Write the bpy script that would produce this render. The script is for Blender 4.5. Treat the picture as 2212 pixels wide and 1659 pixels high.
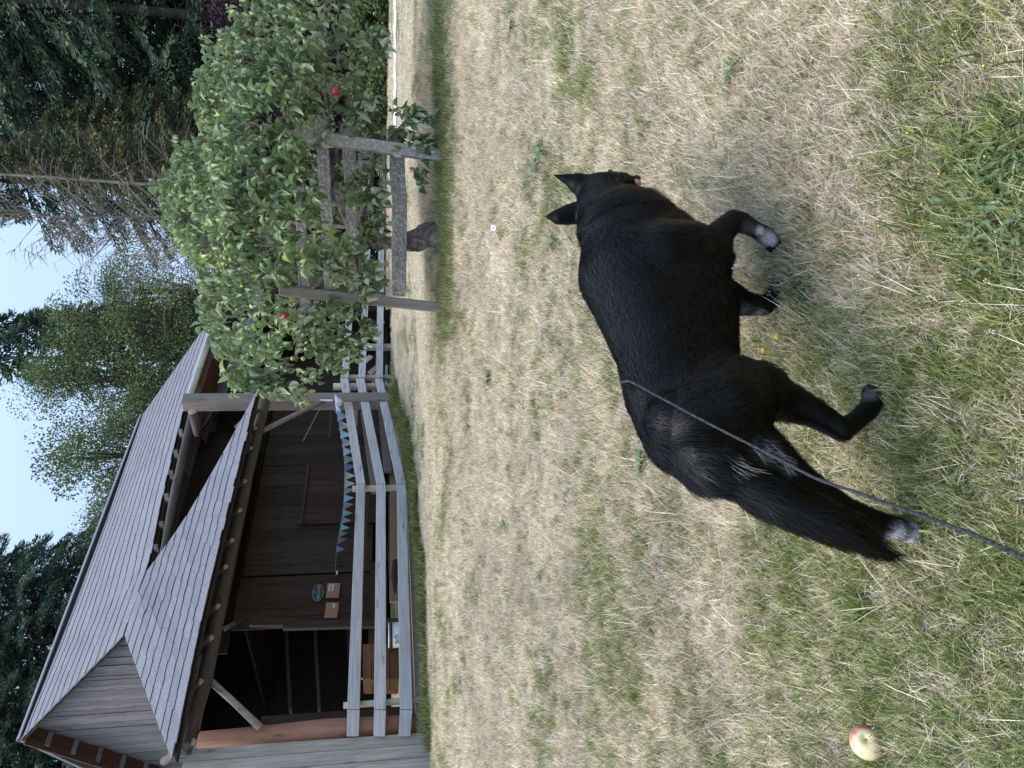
import bpy, bmesh, math, random
import numpy as np
from mathutils import Vector, Matrix
random.seed(7); np.random.seed(7)
for _o in list(bpy.data.objects): bpy.data.objects.remove(_o)
SC = bpy.context.scene
COL = SC.collection
# ------------------------------------------------------------ camera (phone held upright, picture stored turned by 90 degrees)
F = 1533.0; PITCH = math.radians(9.74); CP, SP = math.cos(PITCH), math.sin(PITCH)
EYE = 1.35
cam = bpy.data.cameras.new('camera'); camo = bpy.data.objects.new('camera', cam); COL.objects.link(camo)
cam.sensor_fit = 'HORIZONTAL'; cam.sensor_width = 36.0; cam.lens = 36.0*F/2212.0
cam.clip_start = 0.05; cam.clip_end = 2000.0
camo.matrix_world = Matrix(((0, 1, 0, 0), (-SP, 0, -CP, 0), (-CP, 0, SP, EYE), (0, 0, 0, 1)))
cam.dof.use_dof = False
SC.camera = camo
# ------------------------------------------------------------ sky, soft overcast evening light
SUN_EL, SUN_AZ = math.radians(70), math.radians(250)
W = bpy.data.worlds.new('World'); SC.world = W; W.use_nodes = True
nt = W.node_tree; nt.nodes.clear()
sky = nt.nodes.new('ShaderNodeTexSky'); sky.sky_type = 'NISHITA'; sky.sun_disc = False
sky.sun_elevation = SUN_EL; sky.sun_rotation = SUN_AZ; sky.air_density = 1.2; sky.dust_density = 2.0; sky.ozone_density = 1.2
mixw = nt.nodes.new('ShaderNodeMix'); mixw.data_type = 'RGBA'; mixw.inputs['Factor'].default_value = 0.90
mixw.inputs['B'].default_value = (2.25, 3.05, 4.3, 1)
bg = nt.nodes.new('ShaderNodeBackground'); bg.inputs['Strength'].default_value = 0.10
wo = nt.nodes.new('ShaderNodeOutputWorld')
nt.links.new(sky.outputs[0], mixw.inputs['A'])
# overcast sky, brightened towards the unseen zenith to light the ground
tcw = nt.nodes.new('ShaderNodeTexCoord'); sxw = nt.nodes.new('ShaderNodeSeparateXYZ'); mrw = nt.nodes.new('ShaderNodeMapRange'); mrw.interpolation_type = 'SMOOTHERSTEP'; mrw.inputs['From Min'].default_value = .3; mrw.inputs['To Min'].default_value = .82; mrw.inputs['To Max'].default_value = 2.0
mlw = nt.nodes.new('ShaderNodeVectorMath'); mlw.operation = 'SCALE'; nt.links.new(tcw.outputs['Generated'], sxw.inputs[0]); nt.links.new(sxw.outputs['Z'], mrw.inputs['Value']); nt.links.new(mrw.outputs[0], mlw.inputs['Scale']); nt.links.new(mixw.outputs['Result'], mlw.inputs[0]); nt.links.new(mlw.outputs[0], bg.inputs['Color']); nt.links.new(bg.outputs[0], wo.inputs[0])
sl = bpy.data.lights.new('sun', 'SUN'); sl.energy = 1.25; sl.angle = math.radians(42); sl.color = (1.0, .93, .83)
so = bpy.data.objects.new('sun', sl); COL.objects.link(so)
so.rotation_euler = (math.radians(90)-SUN_EL, 0, math.radians(180)-SUN_AZ)
SC.view_settings.view_transform = 'Standard'; SC.view_settings.look = 'None'
SC.view_settings.exposure = 1.76; SC.view_settings.gamma = 1.0
SC.view_settings.use_curve_mapping = False
SC.cycles.max_bounces = 6; SC.cycles.diffuse_bounces = 3; SC.cycles.transparent_max_bounces = 12

# ------------------------------------------------------------ helpers
BA = math.radians(41.6)
D = Vector((math.sin(BA), math.cos(BA), 0)); N = Vector((math.cos(BA), -math.sin(BA), 0))
def ray(X, Y):
    r = ((1659-Y)-829.5)/F; u = (1106-X)/F
    return Vector((r, CP+u*SP, -SP+u*CP))
EV = Vector((0, 0, EYE))
def atz(X, Y, zc): return ray(X, Y)*zc + EV              # point seen there at that depth
def onT(X, Y, t):                                        # on the vertical plane N.p = t
    r = ray(X, Y); return r*(t/r.dot(N)) + EV
def onS(X, Y, s):
    r = ray(X, Y); return r*(s/r.dot(D)) + EV
def onZ(X, Y, z):
    r = ray(X, Y); return r*(z/r.z) + EV                 # z relative to the eye
def B(s, t, z): return D*s + N*t + Vector((0, 0, z+EYE)) # barn coordinates, z relative to the eye
def link(o, parent=None):
    COL.objects.link(o)
    if parent is not None: o.parent = parent
    return o
def mesh_obj(name, verts, faces, mat=None, parent=None, smooth=False):
    me = bpy.data.meshes.new(name)
    me.from_pydata([tuple(v) for v in verts], [], [tuple(f) for f in faces]); me.update()
    if mat: me.materials.append(mat)
    if smooth: me.polygons.foreach_set('use_smooth', [True]*len(me.polygons))
    return link(bpy.data.objects.new(name, me), parent)
def np_obj(name, V, Fq, mat=None, parent=None, smooth=False):
    """fast mesh from numpy arrays, faces all of one size"""
    V = np.asarray(V, dtype=np.float32).reshape(-1, 3); Fq = np.asarray(Fq, dtype=np.int32)
    k = Fq.shape[1]; me = bpy.data.meshes.new(name)
    me.vertices.add(len(V)); me.vertices.foreach_set('co', V.ravel())
    me.loops.add(Fq.size); me.loops.foreach_set('vertex_index', Fq.ravel())
    me.polygons.add(len(Fq)); me.polygons.foreach_set('loop_start', np.arange(0, Fq.size, k, dtype=np.int32))
    me.update(calc_edges=True); me.validate()
    if mat: me.materials.append(mat)
    if smooth: me.polygons.foreach_set('use_smooth', np.ones(len(Fq), bool))
    return link(bpy.data.objects.new(name, me), parent)
def attr(o, name, vals, dom='POINT', typ='FLOAT'):
    a = o.data.attributes.new(name, typ, dom)
    if typ == 'FLOAT': a.data.foreach_set('value', np.asarray(vals, dtype=np.float32).ravel())
    else: a.data.foreach_set('vector', np.asarray(vals, dtype=np.float32).ravel())
def thing(name, label, cat, loc=(0, 0, 0), group=None):
    o = bpy.data.objects.new(name, None); o.location = loc; o.empty_display_size = .1; COL.objects.link(o)
    tag(o, label, cat, group); return o
def tag(o, label=None, cat=None, group=None, kind=None):
    if label: o['label'] = label
    if cat: o['category'] = cat
    if group: o['group'] = group
    if kind: o['kind'] = kind
    return o
def adopt(root, *objs):
    bpy.context.view_layer.update()
    for o in objs:
        o.parent = root; o.matrix_parent_inverse = root.matrix_world.inverted() if False else Matrix.Translation(-Vector(root.location))
class MB:
    def __init__(s): s.v = []; s.f = []
    def box(s, c, ax, ay, az, j=0.0):
        """c centre; ax, ay, az half-extent vectors"""
        n = len(s.v); c = Vector(c); ax, ay, az = Vector(ax), Vector(ay), Vector(az)
        for sx in (-1, 1):
            for sy in (-1, 1):
                for sz in (-1, 1):
                    q = c+ax*sx+ay*sy+az*sz
                    if j: q = q+Vector((random.uniform(-j, j), random.uniform(-j, j), random.uniform(-j, j)))
                    s.v.append(q)
        for f in ((0, 1, 3, 2), (4, 6, 7, 5), (0, 4, 5, 1), (2, 3, 7, 6), (0, 2, 6, 4), (1, 5, 7, 3)): s.f.append([n+i for i in f])
        return s
    def tube(s, pts, rad, seg=8, cap=True, wob=0.0):
        pts = [Vector(p) for p in pts]; n0 = len(s.v); k = len(pts)
        if not hasattr(rad, '__len__'): rad = [rad]*k
        up = Vector((.13, .21, .97))
        for i, p in enumerate(pts):
            t = (pts[min(i+1, k-1)]-pts[max(i-1, 0)]).normalized()
            a = t.cross(up)
            if a.length < .05: a = t.cross(Vector((1, 0, 0)))
            a.normalize(); b = t.cross(a)
            for q in range(seg):
                an = 2*math.pi*q/seg; r = rad[i]*(1+random.uniform(-wob, wob))
                s.v.append(p+a*(math.cos(an)*r)+b*(math.sin(an)*r))
        for i in range(k-1):
            for q in range(seg):
                a0 = n0+i*seg+q; a1 = n0+i*seg+(q+1) % seg
                s.f.append([a0, a1, a1+seg, a0+seg])
        if cap:
            s.f.append([n0+q for q in range(seg)][::-1]); s.f.append([n0+(k-1)*seg+q for q in range(seg)])
        return s
    def beam(s, p, q, w, h, side=None, j=0.0):
        """box from p to q; w along side, h across"""
        p, q = Vector(p), Vector(q); t = q-p; L = t.length; t = t/L
        side = Vector(side) if side is not None else t.cross(Vector((0, 0, 1)))
        side = (side-t*side.dot(t)).normalized(); u = t.cross(side)
        return s.box((p+q)/2, t*(L/2), side*(w/2), u*(h/2), j)
    def poly(s, pts):
        n = len(s.v); s.v += [Vector(p) for p in pts]; s.f.append(list(range(n, n+len(pts)))); return s
    def prism(s, pts, off):
        n = len(s.v); k = len(pts); off = Vector(off)
        s.v += [Vector(p) for p in pts]+[Vector(p)+off for p in pts]
        s.f.append(list(range(n, n+k))); s.f.append(list(range(n+2*k-1, n+k-1, -1)))
        for i in range(k):
            jn = (i+1) % k; s.f.append([n+jn, n+i, n+k+i, n+k+jn])
        return s
    def ball(s, c, r, seg=10, rings=6, sc=(1, 1, 1), jit=0):
        n = len(s.v); c = Vector(c)
        s.v.append(c+Vector((0, 0, r*sc[2])))
        for i in range(1, rings):
            th = math.pi*i/rings
            for q in range(seg):
                ph = 2*math.pi*q/seg; rr = r*(1+random.uniform(-jit, jit))
                s.v.append(c+Vector((rr*math.sin(th)*math.cos(ph)*sc[0], rr*math.sin(th)*math.sin(ph)*sc[1], rr*math.cos(th)*sc[2])))
        s.v.append(c-Vector((0, 0, r*sc[2])))
        for q in range(seg): s.f.append([n, n+1+q, n+1+(q+1) % seg])
        for i in range(rings-2):
            for q in range(seg):
                a = n+1+i*seg+q; b = n+1+i*seg+(q+1) % seg; s.f.append([a, a+seg, b+seg, b])
        l = n+1+(rings-2)*seg
        for q in range(seg): s.f.append([l+q, len(s.v)-1, l+(q+1) % seg])
        return s
    def build(s, name, mat, parent=None, smooth=False, bevel=0):
        o = mesh_obj(name, s.v, s.f, mat, None, smooth)
        if parent is not None: adopt(parent, o)
        if bevel:
            m = o.modifiers.new('bevel', 'BEVEL'); m.width = bevel; m.segments = 1; m.limit_method = 'ANGLE'
        return o
# ---- smooth value noise for layout (python side)
_R = np.random.RandomState(3).rand(256, 256)
def vnoise(x, y):
    x = np.asarray(x, float); y = np.asarray(y, float)
    xi = np.floor(x).astype(int); yi = np.floor(y).astype(int); fx = x-xi; fy = y-yi
    fx = fx*fx*(3-2*fx); fy = fy*fy*(3-2*fy)
    g = lambda a, b: _R[a % 256, b % 256]
    return (g(xi, yi)*(1-fx)+g(xi+1, yi)*fx)*(1-fy)+(g(xi, yi+1)*(1-fx)+g(xi+1, yi+1)*fx)*fy
def fbm(x, y, o=4):
    s = 0; a = .5; t = 0
    for i in range(o):
        s = s+a*vnoise(x*2**i+17*i, y*2**i+31*i); t += a; a *= .5
    return s/t
def pchip(xs, ys):
    xs, ys = np.array(xs, float), np.array(ys, float); h = np.diff(xs); dl = np.diff(ys)/h
    m = np.zeros(len(xs)); m[0] = dl[0]; m[-1] = dl[-1]
    for i in range(1, len(xs)-1): m[i] = 0 if dl[i-1]*dl[i] <= 0 else 2*dl[i-1]*dl[i]/(dl[i-1]+dl[i])
    def f(x):
        x = np.clip(np.asarray(x, float), xs[0], xs[-1]); i = np.clip(np.searchsorted(xs, x, 'right')-1, 0, len(xs)-2)
        t = (x-xs[i])/h[i]
        return (2*t**3-3*t**2+1)*ys[i]+(t**3-2*t**2+t)*h[i]*m[i]+(-2*t**3+3*t**2)*ys[i+1]+(t**3-t**2)*h[i]*m[i+1]
    return f
_gl = pchip([-30, 0, 1.6, 3, 5, 6.7, 8.2, 10.7, 12.5, 16, 20.5, 30, 60, 400], [-1.6, -1.33, -1.19, -.98, -.68, -.50, -.46, -.36, -.04, 0, .08, .15, .3, .5])
_gr = pchip([-30, 0, 1.6, 3, 5, 6.7, 8.2, 10.7, 12.5, 16, 20.5, 30, 60, 400], [-1.6, -1.33, -1.19, -.98, -.68, -.48, -.34, -.14, -.06, .02, .08, .15, .3, .5])
def GZ(x, y):
    """ground height relative to the eye"""
    x = np.asarray(x, float); y = np.asarray(y, float)
    w = np.clip((x-.6)/2.5, 0, 1); w = w*w*(3-2*w)
    far = np.clip((y-2)/6, 0, 1)
    return _gl(y)*(1-w)+_gr(y)*w+(fbm(x*.9+5, y*.9+5, 3)-.5)*(.03+.06*far)+(fbm(x*5, y*5, 2)-.5)*.015
def gpt(X, Y, dz=0.0):
    """the ground point seen at X, Y"""
    r = ray(X, Y); lo, hi = .3, 400.
    for _ in range(50):
        m = (lo+hi)/2; q = r*m
        if q.z > float(GZ(q.x, q.y)): lo = m
        else: hi = m
    q = r*hi; return Vector((q.x, q.y, float(GZ(q.x, q.y))+EYE+dz))
# ---- materials
def mat(name, rough=.8, spec=.3):
    m = bpy.data.materials.new(name); m.use_nodes = True; b = m.node_tree.nodes['Principled BSDF']
    b.inputs['Roughness'].default_value = rough; b.inputs['Specular IOR Level'].default_value = spec
    return m, m.node_tree, b
def nd(t, ty, **k):
    n = t.nodes.new(ty)
    for a, v in k.items():
        if a in n.inputs: n.inputs[a].default_value = v
        else: setattr(n, a, v)
    return n
def ramp(t, src, stops):
    r = t.nodes.new('ShaderNodeValToRGB'); e = r.color_ramp.elements
    while len(e) < len(stops): e.new(.5)
    for el, (p, c) in zip(e, stops): el.position = p; el.color = (*c, 1)
    t.links.new(src, r.inputs[0]); return r.outputs[0]
def mixc(t, f, a, b, mode='MIX'):
    m = t.nodes.new('ShaderNodeMix'); m.data_type = 'RGBA'; m.blend_type = mode
    if isinstance(f, (int, float)): m.inputs['Factor'].default_value = f
    else: t.links.new(f, m.inputs['Factor'])
    for s, v in (('A', a), ('B', b)):
        if isinstance(v, tuple): m.inputs[s].default_value = (*v, 1)
        else: t.links.new(v, m.inputs[s])
    return m.outputs['Result']
def wood(name, c1, c2, axis=2, rot=None, scale=1.0, rough=.85, knots=True, lichen=None, vary=.25, bump=.4):
    """grained weathered wood; axis is the grain axis in generated object space of the whole world (object coords)"""
    m, t, b = mat(name, rough, .2)
    tc = nd(t, 'ShaderNodeTexCoord'); mp = nd(t, 'ShaderNodeMapping')
    t.links.new(tc.outputs['Object'], mp.inputs['Vector'])
    oi = nd(t, 'ShaderNodeObjectInfo')
    # rotate so that barn axis = X
    mp.inputs['Rotation'].default_value = (0, 0, -(math.pi/2-BA))
    s = [30*scale]*3; s[axis] = 1.6*scale; mp.vector_type = 'TEXTURE'; mp.inputs["Rotation"].default_value = (0, 0, math.pi/2-BA if rot is None else rot)
    mp2 = nd(t, 'ShaderNodeMapping'); mp2.inputs['Scale'].default_value = s
    t.links.new(mp.outputs[0], mp2.inputs['Vector'])
    cmb = nd(t, 'ShaderNodeVectorMath', operation='ADD'); t.links.new(mp2.outputs[0], cmb.inputs[0])
    sc_ = nd(t, 'ShaderNodeMath', operation='MULTIPLY'); sc_.inputs[1].default_value = 57.; t.links.new(oi.outputs['Random'], sc_.inputs[0]); t.links.new(sc_.outputs[0], cmb.inputs[1])
    n1 = nd(t, 'ShaderNodeTexNoise', Scale=1.0, Detail=6.0, Roughness=.65); t.links.new(cmb.outputs[0], n1.inputs['Vector'])
    n2 = nd(t, 'ShaderNodeTexNoise', Scale=2.3, Detail=3.0); t.links.new(tc.outputs['Object'], n2.inputs['Vector'])
    c = ramp(t, n1.outputs['Fac'], [(.32, c2), (.62, c1)])
    c = mixc(t, n2.outputs['Fac'], c, tuple(x*.62 for x in c1), 'MIX') if vary else c
    mul = nd(t, 'ShaderNodeMapRange'); mul.inputs['To Min'].default_value = 1-vary; mul.inputs['To Max'].default_value = 1+vary*.6
    t.links.new(oi.outputs['Random'], mul.inputs['Value'])
    hs = nd(t, 'ShaderNodeHueSaturation'); t.links.new(mul.outputs[0], hs.inputs['Value']); t.links.new(c, hs.inputs['Color']); c = hs.outputs[0]
    if knots:
        mk = nd(t, 'ShaderNodeMapping'); ks = [9.0]*3; ks[axis] = 2.2; mk.inputs['Scale'].default_value = ks; t.links.new(mp.outputs[0], mk.inputs[0])
        vo = nd(t, 'ShaderNodeTexVoronoi', Scale=1.0); t.links.new(mk.outputs[0], vo.inputs['Vector'])
        kf = ramp(t, vo.outputs['Distance'], [(.04, (.9, .9, .9)), (.09, (.2, .2, .2)), (.14, (.5, .5, .5)), (.19, (0, 0, 0))])
        c = mixc(t, kf, c, tuple(x*.45 for x in c2))
    if lichen:
        n3 = nd(t, 'ShaderNodeTexNoise', Scale=38.0, Detail=4.0, Roughness=.7); t.links.new(tc.outputs['Object'], n3.inputs['Vector'])
        f = ramp(t, n3.outputs['Fac'], [(.5, (0, 0, 0)), (.6, (1, 1, 1))])
        c = mixc(t, f, c, lichen)
    t.links.new(c, b.inputs['Base Color'])
    bp = nd(t, 'ShaderNodeBump', Strength=bump, Distance=.006); t.links.new(n1.outputs['Fac'], bp.inputs['Height']); t.links.new(bp.outputs[0], b.inputs['Normal'])
    return m
def flat(name, c, rough=.7, spec=.3, var=.15, sc=8.):
    m, t, b = mat(name, rough, spec)
    tc = nd(t, 'ShaderNodeTexCoord'); n = nd(t, 'ShaderNodeTexNoise', Scale=sc, Detail=4.0); t.links.new(tc.outputs['Object'], n.inputs['Vector'])
    c_ = ramp(t, n.outputs['Fac'], [(.3, tuple(x*(1-var) for x in c)), (.7, tuple(min(1, x*(1+var)) for x in c))])
    t.links.new(c_, b.inputs['Base Color']); return m
# ============================================================ ground
def green_mask(x, y):
    """0 straw .. 1 green, where the lawn itself is greener"""
    x = np.asarray(x, float); y = np.asarray(y, float)
    a = fbm(x*1.1+3, y*1.6+9, 4); b = fbm(x*4+40, y*5+11, 3); c = fbm(x*.35+70, y*.5+2, 2)
    near = np.clip((2.4-y)/1.3, 0, 1)
    left = np.clip((.2-x)/1.0, 0, 1)*np.clip((4.2-y)/2, 0, 1)
    far = np.clip((y-8)/8, 0, 1)
    g = (a-.5)*2.2+(b-.5)*1.7+(c-.5)*1.0+.08+.48*near+.14*left-.12*np.clip((y-2.4)/2, 0, 1)-.05*far
    # bare grey thatch to the right of the dog
    g = g-.5*np.exp(-(((x-.75)/.45)**2+((y-1.75)/.42)**2))
    # lusher bands: foot of the tree, along the barn fence, along the rise
    g = g+.75*np.exp(-((y-6.35-.08*x)/.38)**2)*np.clip((x-.3)/.7, 0, 1)
    dd = x*N.x+y*N.y; g = g+.95*np.exp(-((dd+8.02)/.22)**2)*(y > 7.6)
    g = g+.4*np.exp(-((y-8.6)/.35)**2)*np.clip((x-2.2)/1, 0, 1)
    return np.clip(g, 0, 1)
def dry_tint(x, y): return np.clip((fbm(np.asarray(x)*.8+90, np.asarray(y)*1.2+60, 3)-.3)*2.5, 0, 1)
m_ground, t, b = mat('lawn_soil', .95, .1)
ga = nd(t, 'ShaderNodeAttribute', attribute_name='green'); ta = nd(t, 'ShaderNodeAttribute', attribute_name='tint')
tc = nd(t, 'ShaderNodeTexCoord')
n1 = nd(t, 'ShaderNodeTexNoise', Scale=60.0, Detail=6.0, Roughness=.75); t.links.new(tc.outputs['Object'], n1.inputs['Vector'])
n2 = nd(t, 'ShaderNodeTexNoise', Scale=9.0, Detail=5.0, Roughness=.7); t.links.new(tc.outputs['Object'], n2.inputs['Vector'])
straw = ramp(t, n1.outputs['Fac'], [(.25, (.14, .11, .075)), (.5, (.40, .335, .24)), (.75, (.62, .54, .41))])
straw2 = mixc(t, ta.outputs['Fac'], straw, (.30, .26, .22))
grn = ramp(t, n1.outputs['Fac'], [(.25, (.04, .05, .02)), (.55, (.10, .125, .05)), (.8, (.24, .24, .12))])
t.links.new(mixc(t, ga.outputs['Fac'], mixc(t, .35, straw, straw2), grn), b.inputs['Base Color'])
bp = nd(t, 'ShaderNodeBump', Strength=.9, Distance=.03); t.links.new(n1.outputs['Fac'], bp.inputs['Height']); t.links.new(bp.outputs[0], b.inputs['Normal'])
ys = np.concatenate([np.arange(-3, 6, .06), np.arange(6, 14, .1), np.arange(14, 30, .3), np.geomspace(30, 400, 24)])
xs = np.concatenate([-np.geomspace(14, 400, 16)[::-1], np.arange(-14, -3, .15), np.arange(-3, 3, .06), np.arange(3, 14, .15), np.geomspace(14, 400, 16)])
gx, gy = np.meshgrid(xs, ys)
gz = GZ(gx, gy)+EYE
V = np.stack([gx, gy, gz], -1).reshape(-1, 3); nx, ny = len(xs), len(ys)
idx = np.arange(nx*ny).reshape(ny, nx)
Q = np.stack([idx[:-1, :-1], idx[:-1, 1:], idx[1:, 1:], idx[1:, :-1]], -1).reshape(-1, 4)
ground = np_obj('ground', V, Q, m_ground, smooth=True)
attr(ground, 'green', green_mask(gx, gy)); attr(ground, 'tint', dry_tint(gx, gy))
ground['kind'] = 'structure'
# pale gravel path far across the lawn, right of the tree
m_path = flat('pale_path', (.62, .62, .64), .9, .1, .12, 20)
pp, pf = [], []
for i in range(41):
    Yp = -120+i*10
    a = gpt(852.6+.8*math.sin(i*1.3), Yp); c = gpt(857.0+.9*math.sin(i*.9), Yp)
    a.z += .012; c.z += .012; pp += [a, c]
    if i: pf.append([2*i-2, 2*i-1, 2*i+1, 2*i])
path = mesh_obj('path', pp, pf, m_path); path['kind'] = 'structure'
m = path.modifiers.new('depth', 'SOLIDIFY'); m.thickness = .01; m.offset = 0

# ------------------------------------------------------------ grass, scattered tufts
def blade_mat(name, pal):
    m, t, b = mat(name, .6, .25)
    rn = nd(t, 'ShaderNodeAttribute', attribute_name='bl'); hb = nd(t, 'ShaderNodeAttribute', attribute_name='hh')
    c = ramp(t, rn.outputs['Fac'], pal)
    dk = mixc(t, .2, c, (.05, .045, .025)); c2 = mixc(t, hb.outputs['Fac'], dk, c)  # blade roots darkened: occlusion put into the colour
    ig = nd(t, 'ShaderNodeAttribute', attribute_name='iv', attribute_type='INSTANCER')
    hs = nd(t, 'ShaderNodeHueSaturation'); t.links.new(ig.outputs['Fac'], hs.inputs['Value']); t.links.new(c2, hs.inputs['Color'])
    t.links.new(hs.outputs[0], b.inputs['Base Color'])
    tr = nd(t, 'ShaderNodeBsdfTranslucent'); t.links.new(hs.outputs[0], tr.inputs['Color'])
    mx = nd(t, 'ShaderNodeMixShader'); mx.inputs[0].default_value = .25
    o = t.nodes['Material Output']; t.links.new(b.outputs[0], mx.inputs[1]); t.links.new(tr.outputs[0], mx.inputs[2]); t.links.new(mx.outputs[0], o.inputs[0])
    return m
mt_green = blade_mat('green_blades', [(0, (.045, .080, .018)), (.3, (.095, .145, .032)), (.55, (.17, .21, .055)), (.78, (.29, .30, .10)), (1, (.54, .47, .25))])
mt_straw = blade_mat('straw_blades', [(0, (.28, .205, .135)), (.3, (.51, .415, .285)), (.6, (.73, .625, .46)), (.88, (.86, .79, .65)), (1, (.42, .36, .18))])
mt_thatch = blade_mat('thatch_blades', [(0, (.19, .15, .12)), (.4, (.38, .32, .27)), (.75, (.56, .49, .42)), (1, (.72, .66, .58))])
def tuft(name, n, R_, L, lean, wid, mt, seg=3, curl=.6, seedheads=0):
    V, Fc, bl, hh = [], [], [], []
    for i in range(n):
        a = random.uniform(0, 2*math.pi); r = R_*math.sqrt(random.random())
        p = np.array([r*math.cos(a), r*math.sin(a), -.004]); az = random.uniform(0, 2*math.pi)
        l = L*random.uniform(.45, 1.1); th = random.uniform(lean[0], lean[1]); w = wid*random.uniform(.6, 1.2)
        tw = random.uniform(0, 6.28); c = random.random(); cv = random.uniform(-.3, 1)*curl
        n0 = len(V); sdir = np.array([-math.sin(az+tw*.15), math.cos(az+tw*.15), random.uniform(-.3, .3)])
        for k in range(seg+1):
            f = k/seg; ww = w*(1-f**2.2)*.5+.0001
            if k < seg:
                V.append(p-sdir*ww); V.append(p+sdir*ww); bl += [c, c]; hh += [f, f]
            else: V.append(p); bl.append(c); hh.append(f)
            t_ = th+cv*f
            p = p+np.array([math.cos(az)*math.sin(t_), math.sin(az)*math.sin(t_), math.cos(t_)])*l/seg
            p[2] = max(p[2], .002)
        for k in range(seg-1): Fc.append([n0+2*k, n0+2*k+1, n0+2*k+3]); Fc.append([n0+2*k, n0+2*k+3, n0+2*k+2])
        Fc.append([n0+2*seg-2, n0+2*seg-1, n0+2*seg])
        if i < seedheads:
            q = V[-1]
            for k in range(7):
                n1 = len(V); o = np.array([random.uniform(-1, 1), random.uniform(-1, 1), random.uniform(-2, 2)])*.004
                dd = np.array([random.uniform(-1, 1), random.uniform(-1, 1), random.uniform(0, 1)])*.004
                V += [q+o, q+o+dd, q+o+np.array([.0015, .001, 0])]; bl += [.8]*3; hh += [1]*3; Fc.append([n1, n1+1, n1+2])
    o = np_obj(name, np.array(V), np.array(Fc), mt); attr(o, 'bl', bl); attr(o, 'hh', hh)
    COL.objects.unlink(o); return o
kinds = {}
def coll(name, objs):
    c = bpy.data.collections.new(name)
    for o in objs: c.objects.link(o)
    return c
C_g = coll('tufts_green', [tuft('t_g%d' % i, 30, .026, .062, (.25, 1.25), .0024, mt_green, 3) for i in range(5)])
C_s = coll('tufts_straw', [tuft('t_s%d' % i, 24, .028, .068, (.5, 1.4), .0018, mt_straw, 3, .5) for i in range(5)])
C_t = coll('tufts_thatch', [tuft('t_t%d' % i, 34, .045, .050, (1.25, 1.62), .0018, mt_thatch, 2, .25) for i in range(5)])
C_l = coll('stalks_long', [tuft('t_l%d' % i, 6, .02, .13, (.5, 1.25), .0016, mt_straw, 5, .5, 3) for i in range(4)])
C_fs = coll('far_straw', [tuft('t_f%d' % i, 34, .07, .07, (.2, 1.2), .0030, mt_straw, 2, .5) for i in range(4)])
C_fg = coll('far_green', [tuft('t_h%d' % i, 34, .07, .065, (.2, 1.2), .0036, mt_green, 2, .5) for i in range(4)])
def scatter(name, pts, collection, scale, val, label):
    n = len(pts); me = bpy.data.meshes.new(name); me.vertices.add(n); me.vertices.foreach_set('co', np.asarray(pts, np.float32).ravel())
    o = link(bpy.data.objects.new(name, me))
    attr(o, 'sc', scale); attr(o, 'iv', val); attr(o, 'rz', np.random.uniform(0, 6.283, n))
    g = bpy.data.node_groups.new(name, 'GeometryNodeTree')
    g.interface.new_socket('Geometry', in_out='INPUT', socket_type='NodeSocketGeometry'); g.interface.new_socket('Geometry', in_out='OUTPUT', socket_type='NodeSocketGeometry')
    gi = g.nodes.new('NodeGroupInput'); go = g.nodes.new('NodeGroupOutput'); ip = g.nodes.new('GeometryNodeInstanceOnPoints')
    ci = g.nodes.new('GeometryNodeCollectionInfo'); ci.inputs['Collection'].default_value = collection
    ci.inputs['Separate Children'].default_value = True; ci.inputs['Reset Children'].default_value = True
    def na(nm, ty='FLOAT'):
        a = g.nodes.new('GeometryNodeInputNamedAttribute'); a.data_type = ty; a.inputs['Name'].default_value = nm; return a.outputs['Attribute']
    cx = g.nodes.new('ShaderNodeCombineXYZ'); g.links.new(na('rz'), cx.inputs['Z'])
    er = g.nodes.new('FunctionNodeEulerToRotation'); g.links.new(cx.outputs[0], er.inputs[0])
    g.links.new(gi.outputs[0], ip.inputs['Points']); g.links.new(ci.outputs[0], ip.inputs['Instance'])
    ip.inputs['Pick Instance'].default_value = True
    g.links.new(er.outputs[0], ip.inputs['Rotation']); g.links.new(na('sc'), ip.inputs['Scale'])
    g.links.new(ip.outputs[0], go.inputs[0])
    md = o.modifiers.new('scatter', 'NODES'); md.node_group = g
    tag(o, label, 'grass', kind='stuff'); return o
DOGPAWS = []
def pts_in(y0, y1, dens, pad=.5):
    """random points on the ground that the picture or its near surroundings show"""
    half = lambda y: .56*y*1.12+pad
    n = int(dens*(y1-y0)*2*half(y1)); x = np.random.uniform(-half(y1), half(y1), n); y = np.random.uniform(y0, y1, n)
    k = np.abs(x) < half(y)
    x, y = x[k], y[k]; dd = x*N.x+y*N.y
    k = ~((dd < -8.45) & (x*D.x+y*D.y > 3.0)) | (y > 16)
    x, y = x[k], y[k]
    return x, y, green_mask(x, y)
def lay(name, zone, dens, collection, prob, sc, label, val=(.9, 1.4), pad=.5):
    x, y, g = pts_in(zone[0], zone[1], dens, pad); k = np.random.rand(len(x)) < prob(g, x, y); x, y, g = x[k], y[k], g[k]
    P = np.stack([x, y, GZ(x, y)+EYE], -1)
    s = sc*np.random.uniform(.7, 1.25, len(x)); v = np.random.uniform(*val, len(x))*(.72+.55*fbm(x*2.5+9, y*3.5+5, 3))
    return scatter(name, P, collection, s, v, label)
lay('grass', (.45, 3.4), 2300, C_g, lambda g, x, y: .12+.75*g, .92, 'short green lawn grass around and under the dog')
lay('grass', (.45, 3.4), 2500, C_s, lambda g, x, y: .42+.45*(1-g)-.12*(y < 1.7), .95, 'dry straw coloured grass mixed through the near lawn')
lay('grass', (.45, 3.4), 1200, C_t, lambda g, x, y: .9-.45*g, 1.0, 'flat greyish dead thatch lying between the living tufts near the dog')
lay('grass', (.45, 5.5), 75, C_l, lambda g, x, y: .8+0*g, 1.0, 'long pale grass stalks with small seed heads')
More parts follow.
